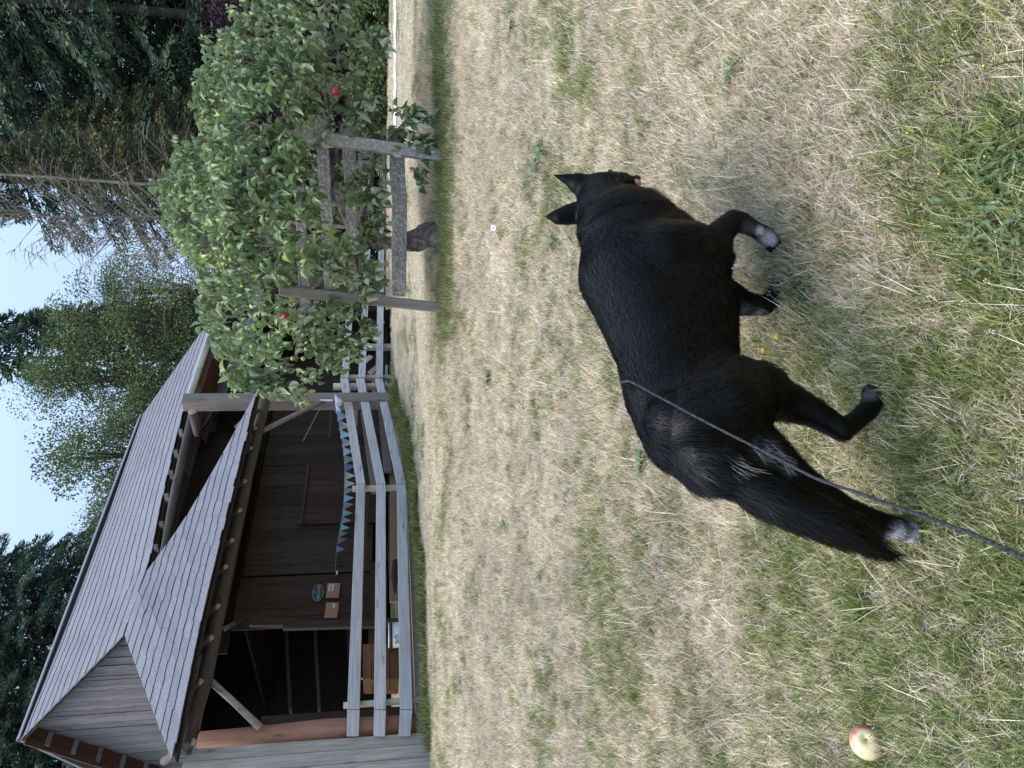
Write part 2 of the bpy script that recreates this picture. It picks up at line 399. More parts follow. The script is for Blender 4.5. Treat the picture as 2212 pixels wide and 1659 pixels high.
lay('grass', (3.4, 8.5), 620, C_g, lambda g, x, y: .06+.85*g, 1.05, 'green tufts in the middle of the dry field')
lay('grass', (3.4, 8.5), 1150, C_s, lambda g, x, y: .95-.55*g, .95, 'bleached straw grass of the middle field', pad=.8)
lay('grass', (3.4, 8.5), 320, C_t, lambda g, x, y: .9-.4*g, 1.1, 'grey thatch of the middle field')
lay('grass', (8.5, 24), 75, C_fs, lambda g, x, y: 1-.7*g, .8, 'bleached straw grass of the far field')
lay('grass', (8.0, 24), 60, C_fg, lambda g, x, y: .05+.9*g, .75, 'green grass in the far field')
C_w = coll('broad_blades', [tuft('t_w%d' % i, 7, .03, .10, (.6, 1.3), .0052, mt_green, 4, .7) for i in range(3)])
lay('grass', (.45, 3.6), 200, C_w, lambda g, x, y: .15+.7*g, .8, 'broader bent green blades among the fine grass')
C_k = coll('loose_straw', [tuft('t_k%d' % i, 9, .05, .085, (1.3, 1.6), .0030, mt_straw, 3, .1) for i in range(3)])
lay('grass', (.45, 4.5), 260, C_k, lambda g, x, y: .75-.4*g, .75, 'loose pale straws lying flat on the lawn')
# taller lush strip along the barn fence and tree foot
def strip(name, f, n, collection, sc, label):
    P = [f() for _ in range(n)]; P = np.array(P)
    return scatter(name, np.stack([P[:, 0], P[:, 1], GZ(P[:, 0], P[:, 1])+EYE], -1), collection, sc*np.random.uniform(.6, 1.4, n), np.random.uniform(.8, 1.2, n), label)
def _f1():
    s = random.uniform(3.2, 9.0); t_ = -8.08+random.gauss(0, .09)+.05*math.sin(s*5); return (D.x*s+N.x*t_, D.y*s+N.y*t_)
strip('grass', _f1, 1300, C_g, 2.3, 'taller bright green grass at the foot of the barn fence')
def _f2():
    x = random.uniform(.4, 4.6); return (x, 6.35+.08*x+random.gauss(0, .22))
strip('grass', _f2, 1500, C_g, 1.5, 'lusher green grass band at the foot of the apple tree cage')
# ============================================================ barn
m_shing = wood('cedar_shingle', (.235, .232, .262), (.095, .09, .105), axis=1, scale=1.6, rough=.9, knots=False, vary=.10, bump=.5)
m_butt = flat('course_shadow_butt', (.075, .058, .045), .95, .1, .3, 30)  # dark butt faces put the shadow line of each course into the colour
m_shbut = flat('shingle_backing', (.03, .024, .02), .95, .1)
m_plank_g = wood('silver_plank', (.27, .24, .23), (.055, .048, .046), axis=2, rot=None, scale=1.6, rough=.9, vary=.22, bump=.7)
m_plank_l = wood('pale_corner_plank', (.44, .40, .35), (.18, .155, .135), axis=2, scale=1.2, rough=.85, vary=.12, bump=.5)
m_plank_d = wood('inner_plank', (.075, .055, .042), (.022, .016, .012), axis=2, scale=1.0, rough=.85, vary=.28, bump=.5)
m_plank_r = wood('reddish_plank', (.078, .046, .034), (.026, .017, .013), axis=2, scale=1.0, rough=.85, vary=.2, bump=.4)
m_post = wood('grey_timber', (.30, .25, .215), (.13, .10, .085), axis=2, scale=1.2, rough=.85, vary=.1, bump=.6)
m_log = wood('peeled_log', (.115, .098, .082), (.045, .037, .031), axis=0, scale=.8, rough=.85, vary=.2, bump=.6)
m_brace = wood('round_brace', (.36, .30, .27), (.17, .135, .115), axis=2, scale=.7, rough=.85, vary=.1)
m_red = wood('red_log', (.36, .19, .13), (.19, .095, .065), axis=2, scale=1.1, rough=.8, vary=.1, bump=.5)
m_end = flat('cut_log_end', (.34, .26, .21), .9, .1, .2, 30)
m_rail = wood('grey_rail_board', (.60, .575, .58), (.27, .25, .255), axis=0, scale=1.3, rough=.88, vary=.10, bump=.7)
m_fpost = wood('pale_fence_post', (.50, .44, .36), (.34, .29, .23), axis=2, scale=1.0, rough=.85, vary=.12)
m_soffit = wood('brown_soffit', (.11, .055, .04), (.06, .03, .022), axis=0, scale=1.0, rough=.8, vary=.1)
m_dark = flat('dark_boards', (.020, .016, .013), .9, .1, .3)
barn = thing('barn', 'old open timber barn with sweeping grey shingle roof and dark interior', 'barn', B(8, -10, -.2))
S0 = 5.29
peak = onS(45, 1600, S0); valley = onZ(272, 1372, 3.40)
ridge_r = onZ(306, 903, peak.z-EYE)
eaveM = [valley, onZ(292, 1310, 3.40), onZ(325, 1220, 3.40), onZ(360, 1050, 3.42), onZ(400, 880, 3.40), onZ(434, 775, 3.42), onZ(470, 672, 3.40)]
eaveL = [onT(377, 1646, -7.76), onT(412, 1470, -7.76), onT(460, 1250, -7.76), onT(515, 1020, -7.76), onT(561, 838, -7.78)]
topL = [valley, onZ(300, 1285, 3.34), onZ(316, 1245, 3.33), B(7.6, -9.14, 3.33), B(9.15, -9.14, 3.33)]
def resample(pts, n):
    pts = [Vector(p) for p in pts]; L = [0]
    for a, b_ in zip(pts[:-1], pts[1:]): L.append(L[-1]+(b_-a).length)
    out = []
    for i in range(n+1):
        d_ = L[-1]*i/n; k = max(j for j in range(len(L)) if L[j] <= d_+1e-9); k = min(k, len(pts)-2)
        out.append(pts[k].lerp(pts[k+1], (d_-L[k])/(L[k+1]-L[k])))
    return out
SHING_N = [0]
def shingle_surface(low, top, courses, width, name_part, budget, lift=.015, jag=.024, skipfn=None, vmax=None):
    """ruled surface between two curves, laid with individual shingles in courses; the biggest-looking ones are objects"""
    M = 60; lo_, to_ = resample(low, M), resample(top, M)
    def S(u, v):
        f = min(max(u, 0), 1)*M; k = min(int(f), M-1); f -= k
        return lo_[k].lerp(lo_[k+1], f).lerp(to_[k].lerp(to_[k+1], f), v)
    length = sum((lo_[i+1]-lo_[i]).length for i in range(M))
    rest = MB(); made = []
    for c in range(courses):
        v0, v1 = c/courses, min(1.0, (c+1.35)/courses)
        row = sum((S((i+1)/20, v0)-S(i/20, v0)).length for i in range(20))
        u = random.uniform(-.01, 0); n_ = 0
        while u < 1:
            w = width*random.uniform(.6, 1.5)/max(row, .2)
            u1 = min(u+w, 1); u0 = max(u, 0)
            if u1-u0 > .002 and (skipfn is None or not skipfn((u0+u1)/2, (v0+c_mid)/1 if False else (c+.5)/courses)):
                jg = (random.uniform(-jag, jag)+.05*(float(fbm(u0*9+c*.35, c*.5+3, 2))-.5))/max(.1, (S(u0, v1)-S(u0, v0)).length)*(v1-v0)
                va = min(v1, max(vmax(u0), v0+.004)) if vmax else v1; vb = min(v1, max(vmax(u1), v0+.004)) if vmax else v1
                a, b_, d_, e = S(u0, v0+jg), S(u1-.005*w, v0+jg+random.uniform(-.004, .004)/courses), S(u1-.005*w, vb), S(u0, va)
                nn = (b_-a).cross(e-a); nn = nn.normalized() if nn.length > 1e-9 else Vector((0, 0, 1))
                if nn.z < 0: nn = -nn
                lf = lift*random.uniform(.95, 1.1); th = nn*.015
                quad = [a+nn*lf, b_+nn*lf, d_+nn*.004, e+nn*.004]
                made.append((quad, th))
            u += w
    made.sort(key=lambda q: (q[0][0]-EV).length/max(.01, (q[0][1]-q[0][0]).length)); k = 0
    for quad, th in made:
        if k < budget:
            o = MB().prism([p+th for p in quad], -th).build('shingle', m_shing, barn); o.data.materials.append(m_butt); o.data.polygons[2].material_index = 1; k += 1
        else: rest.prism([p+th for p in quad], -th)
    if rest.v:
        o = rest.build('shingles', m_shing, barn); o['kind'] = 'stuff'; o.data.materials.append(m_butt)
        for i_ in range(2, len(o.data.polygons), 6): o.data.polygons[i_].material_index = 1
    # backing deck below the shingles
    dk = MB(); base = len(dk.v)
    for j in range(7):
        for i in range(31):
            p = S(i/30, j/6*(vmax(i/30) if vmax else 1)); dk.v.append(p-Vector((0, 0, .012)))
    for j in range(6):
        for i in range(30): a = j*31+i; dk.f.append([a, a+1, a+32, a+31])
    o = dk.build('roof_deck', m_shbut, barn); md = o.modifiers.new('depth', 'SOLIDIFY'); md.thickness = .03; md.offset = -1
    return S
random.seed(11)
topM = [peak, onZ(110, 1420, peak.z-EYE) if False else peak.lerp(ridge_r, .3)-Vector((0, 0, .05)), peak.lerp(ridge_r, .6)-Vector((0, 0, .06)), ridge_r]
SM = shingle_surface(eaveM, topM, 12, .20, 'm', 140)
_vm = lambda u: 1.0 if u < .25 else (1-u)/.75
SL = shingle_surface(eaveL, topL, 10, .18, 'l', 150, skipfn=lambda u, v: v-.45/10 > _vm(u), vmax=_vm)
# strip of roof between the two where they run together, and the far lower roof seen under the gutter
farB_top = [onT(424, 915, -9.9), onT(432, 885, -9.9), onT(466, 778, -9.9), onT(502, 676, -9.9), onT(530, 600, -9.9)]
farB_low = [onT(424, 950, -9.3), onT(484, 862, -9.1), onT(512, 815, -9.0), onT(536, 750, -9.0), onT(570, 640, -9.0)]
SB = shingle_surface(farB_low, farB_top, 7, .2, 'b', 10)
# far slope of the main roof, so that it is a closed roof from every side
back_eave = [p+(-N)*(2*((p-peak).dot(-N)) if False else 0) for p in []]
bk = MB(); r0, r1 = peak, ridge_r; e0 = B(S0, -16.6, 3.5); e1 = B((r1-EV).dot(D), -18.5, 3.5)
bk.prism([r0+Vector((0, 0, .03)), r1+Vector((0, 0, .03)), e1, e0], (0, 0, -.06)).build('rear_roof', m_shing, barn)
cap = MB()
for i in range(16):
    a, b_ = topM[0].lerp(topM[3], i/16), topM[0].lerp(topM[3], (i+1)/16)
    cap.prism([a+N*.14+Vector((0, 0, -.04)), b_+N*.14+Vector((0, 0, -.04)), b_+Vector((0, 0, .05)), a+Vector((0, 0, .05))], (0, 0, .02))
    cap.prism([a-N*.14+Vector((0, 0, -.06)), b_-N*.14+Vector((0, 0, -.06)), b_+Vector((0, 0, .05)), a+Vector((0, 0, .05))], (0, 0, .02))
cap.build('ridge_cap', m_shing, barn)
# end hip from the ridge end down to the gutter's far end
hp = MB().poly([ridge_r, eaveM[-1], B((e1-EV).dot(D)+.2, -18.5, 3.5)]); o = hp.build('end_roof', m_shing, barn); md = o.modifiers.new('depth', 'SOLIDIFY'); md.thickness = .05
# gable wall of vertical boards
zl = 3.25
def tz(p): q = p-EV; return q.dot(N), q.z
tp, zp = tz(peak); tv, zv = tz(valley)
slope = (zp-zv)/(tv-tp)
gl = tp-3.3
t_ = gl; k = 0
while t_ < tv+.02:
    w = random.uniform(.08, .21); t1 = min(t_+w, tv+.02)
    zt = lambda q: (zp-abs(q-tp)*slope)-.05
    off = random.uniform(0, .022); s = S0+.22+off
    ztop0, ztop1 = zt(t_), zt(t1)
    if max(ztop0, ztop1) > zl:
        MB().prism([B(s, t_+.004, zl), B(s, t1-.004, zl), B(s, t1-.004, ztop1), B(s, t_+.004, ztop0)], D*.022).build('gable_board', m_plank_g, barn)
    t_ = t1
MB().prism([B(S0+.28, gl, 3.24), B(S0+.28, tv, 3.24), B(S0+.28, tv, zv-.05), B(S0+.28, tp, zp-.1), B(S0+.28, gl, zt(gl))], D*.02).build('gable_backing', m_dark, barn)
# verge on the far side of the gable: soffit boards with lookout blocks
sf0, sf1 = B(S0-.0, tp, zp-.06), B(S0-.0, gl, zt(gl)+.0); sb0, sb1 = sf0+D*.24, sf1+D*.24
MB().prism([sf0, sf1, sb1, sb0], (0, 0, .03)).build('verge_soffit', m_soffit, barn)
for i in range(9):
    f = (i+.7)/9; c = sf0.lerp(sf1, f)+D*.11-Vector((0, 0, .035)); MB().box(c, D*.11, N*.018, Vector((0, 0, .035))).build('lookout', m_plank_g, barn)
MB().beam(sf0-D*.01, sf1-D*.01, .03, .10, N).build('verge_board', m_soffit, barn)
# wall corner, pale vertical boards, near left
TF = -8.256
def wboard(name, s0, s1, t, z0, z1, m_, th=.025, dz=0.0, par=None):
    MB().prism([B(s0, t, z0), B(s1, t, z0+random.uniform(-dz, dz)), B(s1, t, z1), B(s0, t, z1)], -N*th).build(name, m_, par or barn)
edge_t = onT(402, 1618, TF); edge_b = onT(910, 1582, TF)
s_top, s_bot = (edge_t-EV).dot(D), (edge_b-EV).dot(D)
x_ = 0.0; prev = None
bnd = [0, .13, .27, .44, .60, .78, .95, 1.15]
for a, b_ in zip(bnd[:-1], bnd[1:]):
    z0 = -.34 if a == 0 else -.62
    MB().prism([B(s_bot-a-.003, TF, z0), B(s_bot-b_+.003, TF, z0-(.18 if a == 0 else 0)), B(s_top-b_+.003, TF, 2.15), B(s_top-a-.003, TF, 2.15)], -N*.03).build('corner_board', m_plank_l, barn)
# reddish split log beside the corner
pts = [onT(430, 1600, TF-.13), onT(560, 1592, TF-.13), onT(700, 1580, TF-.13), onT(800, 1572, TF-.13), onT(905, 1566, TF-.13)]
lg = MB(); lg.tube(pts, [.10, .105, .125, .115, .12], 10, wob=.1); lg.build('split_log', m_red, barn, True)
# eave log and rafter ends under the lower roof
pl = [onT(395, 1625, -8.12), onT(440, 1480, -8.12), onT(487, 1250, -8.12), onT(536, 1020, -8.12), onT(572, 868, -8.12)]
MB().tube(resample(pl, 14), [.085]*15, 12, wob=.05).build('eave_log', m_log, barn, True)
re_ = [(416,1603),(432,1473),(455,1378),(469,1310),(486,1225),(500,1168),(517,1103),(528,1040),(541,968),(550,925),(556,882)]
for X, Y in re_:
    c = onT(X, Y, -7.98)
    MB().tube([c, c-N*.42+Vector((0, 0, .36))], [.042, .045], 9, wob=.05).build('rafter', m_log, barn, True)
    MB().tube([c+N*.004, c+N*.008], [.040, .036], 9).build('rafter_end', m_end, barn, True)
# square post, braces, upper beam with round log end
pt, pb = onT(426, 869, -8.28), onT(842, 866, -8.28)
base = B((pb-EV).dot(D), -8.28, -.1); top_ = B((pt-EV).dot(D), -8.28, 3.28)
MB().beam(base, top_, .215, .215, N).build('square_post', m_post, barn, bevel=.012)
um = [onZ(322, 1245, 3.20)-N*.12, onZ(343, 1215, 3.20)-N*.1, onZ(378, 1050, 3.20)-N*.06, onZ(416, 890, 3.24), onZ(430, 840, 3.26)]
MB().tube(resample(um, 14), [.03+.035*min(1, i/6) for i in range(15)], 12, wob=.05).build('upper_beam', m_log, barn, True)
c = onT(416, 889, -8.12); MB().tube([c-N*.5, c], [.068, .068], 12).build('cross_log', m_log, barn, True)
MB().tube([c+N*.002, c+N*.006], [.066, .062], 12).build('log_end', m_end, barn, True)
def rafterM(Y, X):
    c = onZ(X, Y, 3.40); MB().box(c+N*.03+Vector((0, 0, -.045)), N*.10, D*.022, Vector((0, 0, .03))).build('roof_lath', m_plank_g, barn)
for X, Y in ((345,1140),(356,1080),(366,1030),(376,985),(386,940),(333,1190)): rafterM(Y, X)
MB().tube([onT(563, 932, -8.16), onT(708, 862, -8.18)], [.040, .036], 8, wob=.06).build('brace', m_brace, barn, True)
MB().tube([onT(452, 1468, -8.16), onT(508, 1520, -8.17), onT(562, 1572, -8.18)], [.038, .037, .040], 8, wob=.06).build('brace', m_brace, barn, True)
MB().tube([onT(484, 1360, -9.6), onT(542, 1325, -9.6)], [.035, .03], 7).build('brace', m_plank_d, barn, True)
# gutter with end cap and brown fascia under it
gp0, gp1 = onZ(402, 882, 3.36)+N*.06, onZ(474, 664, 3.36)+N*.06
m_gut = flat('gutter_metal', (.42, .43, .40), .4, .5, .12, 4)
m_gut.node_tree.nodes['Principled BSDF'].inputs['Metallic'].default_value = .5
gm = MB(); ring = []
for p in (gp0, gp1):
    for k in range(9):
        an = math.pi*k/8; gm.v.append(p+N*(math.cos(an)*.068)-Vector((0, 0, math.sin(an)*.085)))
for k in range(8): gm.f.append([k, k+1, k+10, k+9])
gut = gm.build('gutter', m_gut, barn, True); md = gut.modifiers.new('depth', 'SOLIDIFY'); md.thickness = .006
MB().tube([gp0+N*.068, gp1+N*.068], .010, 6).build('gutter_lip', flat('bright_lip', (.75, .78, .82), .35, .5, .05), barn)
MB().prism([gp0+N*(math.cos(math.pi*k/8)*.072)-Vector((0, 0, math.sin(math.pi*k/8)*.09)) for k in range(9)], -D*.012).build('gutter_end', flat('bright_cap', (.72, .77, .82), .4, .5, .05), barn)
for f in (.3, .55, .8):
    p = gp0.lerp(gp1, f); MB().tube([p+N*(math.cos(math.pi*k/8)*.073)-Vector((0, 0, math.sin(math.pi*k/8)*.09)) for k in range(9)], .005, 4).build('gutter_strap', m_gut, barn)
MB().prism([gp0-N*.08+Vector((0, 0, .04)), gp1-N*.08+Vector((0, 0, .04)), gp1-N*.9+Vector((0, 0, -.18)), gp0-N*.9+Vector((0, 0, -.18))], (0, 0, .02)).build('soffit', m_soffit, barn)
MB().prism([gp0-N*.08+Vector((0, 0, .04)), gp1-N*.08+Vector((0, 0, .04)), gp1-N*.08+Vector((0, 0, -.16)), gp0-N*.08+Vector((0, 0, -.16))], N*.02).build('fascia', m_soffit, barn)

# ---------------------------------------------------------------- inside
TI = -10.3
def sY(Y, t): q = onT(800, Y, t)-EV; return q.dot(D)
def boards(name, Ya, Yb, t, z0, z1, m_, wmin, wmax, j=.008, zj=.0):
    a, b_ = sY(Ya, t), sY(Yb, t); s = a
    while s < b_-.01:
        w = random.uniform(wmin, wmax); e = min(s+w, b_)
        if b_-e < .05: e = b_
        wboard(name, s+.003, e-.003, t+random.uniform(-j, j), z0+random.uniform(-zj, zj), z1, m_, .022); s = e
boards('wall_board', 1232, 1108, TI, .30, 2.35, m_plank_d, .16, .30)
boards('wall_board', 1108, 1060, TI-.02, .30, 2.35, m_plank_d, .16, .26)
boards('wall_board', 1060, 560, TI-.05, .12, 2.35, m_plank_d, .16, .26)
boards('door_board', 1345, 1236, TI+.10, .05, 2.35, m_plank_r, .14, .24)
# loose reddish panel leaning on the planks
pn = MB(); a, b_ = sY(1128, TI+.06), sY(1004, TI+.06)
for i in range(4):
    f0, f1 = i/4, (i+1)/4; s0, s1 = a+(b_-a)*f0, a+(b_-a)*f1
    wboard('panel_board', s0+.002, s1-.002, TI+.06+random.uniform(-.004, .004), .22, 1.55-.05*f0, m_plank_r, .02)
wboard('panel_batten', b_+.0, b_+.05, TI+.07, .9, 1.62, m_plank_d)
MB().beam(B(a-.02, TI+.085, 1.52), B(b_+.02, TI+.085, 1.50), .03, .05, N).build('panel_batten', m_plank_d, barn)
MB().beam(B(sY(1395, TI+.2), TI+.2, .26), B(sY(1215, TI+.2), TI+.2, .26), .05, .13, N).build('door_rail', m_plank_r, barn)
for i_ in range(8): MB().box(B(6.1+i_*1.0, TI+.0, 2.85), D*.49, N*.02, Vector((0, 0, .48))).build('gap_shade_board', m_dark, barn)  # dark boards added above the wall boards to paint the shade up there
MB().box(B(9.9, -12.2, 2.36), D*3.4, N*2.0, Vector((0, 0, .02))).build('gap_light_block', m_dark, barn)  # slab added to block light coming in at the roof gap
MB().box(B(7.75, -9.72, 2.85), D*1.85, N*.03, Vector((0, 0, .5))).build('gap_shade_panel', m_dark, barn)  # near-black panel added to stand for the shade behind the upper beam
# closed dark shell: rear wall, side walls, floor
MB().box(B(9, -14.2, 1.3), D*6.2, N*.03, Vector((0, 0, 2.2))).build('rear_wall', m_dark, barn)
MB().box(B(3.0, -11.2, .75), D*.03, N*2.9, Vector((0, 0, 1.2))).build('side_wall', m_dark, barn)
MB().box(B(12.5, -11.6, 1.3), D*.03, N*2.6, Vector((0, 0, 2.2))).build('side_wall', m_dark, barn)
MB().box(B(6.0, TI+.02, 2.2), D*.03, N*.03, Vector((0, 0, 1.3))).build('door_post', m_dark, barn)
# black doorway frame and shelves inside the left bay
for X0, Y0, X1, Y1 in ((565, 1560, 905, 1535), (540, 1345, 640, 1345), (612, 1352, 905, 1345)):
    p, q = onT(X0, Y0, TI+.3), onT(X1, Y1, TI+.3); MB().beam(p, q, .08, .12, N).build('inner_frame', m_plank_d, barn)
for X in (628, 690, 760, 812):
    p, q = onT(X, 1540, -11.4), onT(X-10, 1350, -11.4); MB().beam(p, q, .3, .04, N).build('shelf', m_plank_d, barn)
for Xa, Ya, Xb, Yb in ((770, 1462, 800, 1472), (800, 1470, 855, 1500)): MB().tube([onT(Xa, Ya, -9.6), onT(Xb, Yb, -9.6)], .013, 6).build('stick', m_brace, barn)
# floor / foundation
MB().prism([B(3.0, TF-.02, -.30), B(7.2, TF-.02, -.24), B(7.2, TF-.30, -.24), B(3.0, TF-.30, -.30)], (0, 0, -.35)).build('sill_beam', m_post, barn)
MB().prism([B(7.2, TF-.05, -.22), B(9.1, TF-.05, -.06), B(9.1, TF-.33, -.06), B(7.2, TF-.33, -.22)], (0, 0, -.35)).build('sill_beam', m_post, barn)
m_floor = flat('dusty_floor', (.20, .145, .095), .95, .1, .25, 12)
MB().prism([B(3.0, -8.5, -.22), B(9, -8.5, -.16), B(13.5, -8.7, -.02), B(13.5, -14.2, -.02), B(3.0, -14.2, -.2)], (0, 0, -.2)).build('floor', m_floor, barn)
# low tan board and beams behind the rails
m_tan = wood('tan_board', (.30, .205, .125), (.22, .15, .09), axis=0, scale=.8, rough=.8, vary=.05, bump=.2)
p0_, p1_ = onT(852, 1232, -8.9), onT(852, 1020, -8.9)
MB().box(B(((p0_-EV).dot(D)+(p1_-EV).dot(D))/2+.1, -8.9, -.12), D*1.55, N*.02, Vector((0, 0, .13))).build('low_board', m_tan, barn)
q0, q1 = onT(785, 905, -8.75), onT(822, 1052, -8.75)
MB().beam(onT(812, 1065, -8.8), onT(787, 890, -8.8), .05, .13, N).build('inner_rail', m_post, barn)
MB().beam(onT(838, 1020, -8.8), onT(825, 885, -8.8), .05, .13, N).build('inner_rail', m_post, barn)
MB().beam(onT(775, 1240, -9.2), onT(800, 905, -9.4), .05, .16, N).build('inner_rail', m_plank_d, barn)
# old hand tool hanging on the dim wall by the post
MB().beam(onT(712, 948, -9.9), onT(716, 878, -9.9), .05, .05, N).build('hanging_bar', m_plank_d, barn)
for a_, b2 in (((722, 885), (778, 968)), ((690, 885), (655, 952))): MB().tube([onT(*a_, -9.6), onT(*b2, -9.6)], .011, 6).build('pole', m_brace, barn)
for a_, b2 in (((770, 800), (745, 880)), ((735, 812), (752, 640))): MB().tube([onT(*a_, -10.4), onT(*b2, -10.4)], .016, 6).build('pole', m_plank_d, barn)
MB().box(onT(705, 865, -8.15)+Vector((0, 0, 0)), D*.012, N*.012, Vector((0, 0, .10))).build('tally_plate', flat('white_plate', (.7, .72, .76), .6), barn)
# ============================================================ rail fence in front of the barn
def onV(X, Y, p, dr):
    """on the vertical plane through p running along dr"""
    dr = Vector((dr.x, dr.y, 0)).normalized(); nn = Vector((dr.y, -dr.x, 0)); r = ray(X, Y)
    return r*((Vector(p)-EV).dot(nn)/r.dot(nn))+EV
fence = thing('rail_fence', 'long three-rail fence of silvery boards in front of the open barn', 'fence', onT(900, 1050, TF))
FT = TF+.06
def railq(a0, a1, b0, b1, Ya, Yb, f=lambda X, Y: onT(X, Y, FT), nrm=N, m_=None):
    q = [f(a0, Ya), f(a1, Ya), f(b1, Yb), f(b0, Yb)]
    MB().prism(q, -nrm*.038).build('rail', m_ or m_rail, fence, bevel=.004)
for (a0, a1), (b0, b1), Ya, Yb in (((749,775),(750,777),1588,1533), ((807,832),(808,834),1588,1533), ((861,887),(864,891),1588,1533),
        ((750,777),(770,789),1531.5,1046), ((808,834),(813,833),1531.5,1046), ((864,891),(857,877),1531.5,1046),
        ((770,789),(735,752),1044.5,817), ((813,833),(769,787),1044.5,817), ((857,877),(810,826.5),1044.5,817)):
    railq(a0, a1, b0, b1, Ya, Yb)
c3 = onT(800, 816, FT); far3 = atz(815, 238, 20.3); d3 = far3-c3; n3 = Vector((d3.y, -d3.x, 0)).normalized()
f3 = lambda X, Y: onV(X, Y, c3, d3)
lin = lambda Y, Ya, Xa, Yb, Xb: Xa+(Xb-Xa)*(Y-Ya)/(Yb-Ya)
cuts = [815.5, 741, 560, 400, 236]
for nm, (xa0, xa1), (xb0, xb1) in (('t', (737,752.5), (781,791)), ('m', (774,789), (803,812)), ('b', (811.5,827), (823.5,833))):
    def xx(Y, i):
        q0, q1 = f3((xa0, xa1)[i], 816), f3((xb0, xb1)[i], 237)
        y = f3(800, Y); k = ((y-q0).x/(q1-q0).x); p = q0.lerp(q1, k); return Vector((y.x, y.y, p.z))
    for Ya, Yb in zip(cuts[:-1], cuts[1:]):
        q = [xx(Ya-.8, 0), xx(Ya-.8, 1), xx(Yb, 1), xx(Yb, 0)]
        MB().prism(q, -n3*.038).build('rail', m_rail, fence)
def fpost(Y, Xt, p_fn, r, dz=.25, m_=None, sq=False):
    a = p_fn(Xt, Y); g = float(GZ(a.x, a.y))+EYE-dz
    if sq: MB().beam(Vector((a.x, a.y, g)), a, r*1.8, r*1.8, N).build('post', m_ or m_fpost, fence, bevel=.006)
    else: MB().tube([Vector((a.x, a.y, g)), a.lerp(Vector((a.x, a.y, g)), .5), a], [r*1.05, r, r*.97], 12, wob=.03).build('post', m_ or m_fpost, fence, True)
back = lambda k: (lambda X, Y: onT(X, Y, FT-.04-k))
fpost(1524, 742, back(.05), .037); fpost(1056, 761, back(.055), .050); fpost(835, 720, back(.075), .062); fpost(816, 736, back(.04), .045, sq=True)
for Y, X in ((741, 779), (742, 775), (560, 785), (400, 782), (242, 780)):
    q = f3(X, Y)-n3*.09; fpost(0, 0, lambda a, b_: q, .05, sq=(Y != 242))
# -------------------------------------------------- bunting
m_cord = flat('thin_cord', (.2, .2, .2), .8)
cols = {'sky': (.27, .40, .50), 'lilac': (.40, .385, .43), 'teal': (.22, .35, .38), 'white': (.50, .51, .54), 'pale': (.32, .40, .48), 'blue': (.18, .24, .40), 'cream': (.38, .38, .31), 'grey': (.22, .25, .26)}
m_flag = {k: flat('flag_'+k, v, .85, .1, .1, 60) for k, v in cols.items()}
seq = [(830,395,'sky'),(845,480,'lilac'),(858,560,'teal'),(875,640,'white'),(885,725,'pale'),(893,805,'lilac'),(897,878,'blue'),(897,955,'cream'),(895,1030,'lilac'),(893,1097,'cream'),(890,1170,'sky'),(885,1237,'grey'),(878,1305,'sky'),(868,1375,'grey'),(856,1440,'teal'),(845,1505,'grey'),(833,1570,'grey'),(820,1650,'blue')]
bunt = thing('bunting', 'string of blue, lilac and cream triangle flags drooping across the open barn', 'bunting', onT(760, 1000, -8.5))
cpts = []
for i, (x, y, c) in enumerate(seq):
    X, Y = (1000+x/2.37)/1.8517, (1500+y/2.37)/1.8517; t_ = -8.42-.095*i; h = 27-.5*i; w = 10.8-.2*i
    a, b_, d_ = onT(X-.3, Y-w, t_), onT(X, Y+w, t_-.03), onT(X+h, Y-1+random.uniform(-4, 4), t_+random.uniform(-.04, .06)); cpts.append(onT(X, Y, t_))
    mid = (a+b_)/2*.5+d_*.5+N*random.uniform(-.02, .02)
    f = MB(); f.v = [a, b_, d_, mid]; f.f = [[0, 1, 3], [1, 2, 3], [2, 0, 3]]
    o = f.build('flag', m_flag[c], bunt); md = o.modifiers.new('depth', 'SOLIDIFY'); md.thickness = .002
MB().tube([onT(762, 868, -8.12)]+cpts+[onT(724, 1236, -10.1)], .0035, 5).build('cord', m_cord, bunt)
for (x, y, c, ln) in ((800,215,'pale',70), (800,235,'white',80), (800,255,'pale',60), (803,262,'white',84), (806,280,'lilac',70), (805,300,'white',60), (808,318,'pale',58), (812,335,'blue',40)):
    X, Y = (1000+x/2.37)/1.8517, (1500+y/2.37)/1.8517; t_ = -8.12+random.uniform(0, .03)
    a, b_, d_ = onT(X, Y-9, t_), onT(X+3, Y+10, t_+.01), onT(X+ln/4.39, Y+random.uniform(-3, 9), t_+.03)
    f = MB(); f.v = [a, b_, d_, (a+b_+d_)/3+N*.02]; f.f = [[0, 1, 3], [1, 2, 3], [2, 0, 3]]
    o = f.build('flag', m_flag[c], bunt); md = o.modifiers.new('depth', 'SOLIDIFY'); md.thickness = .002
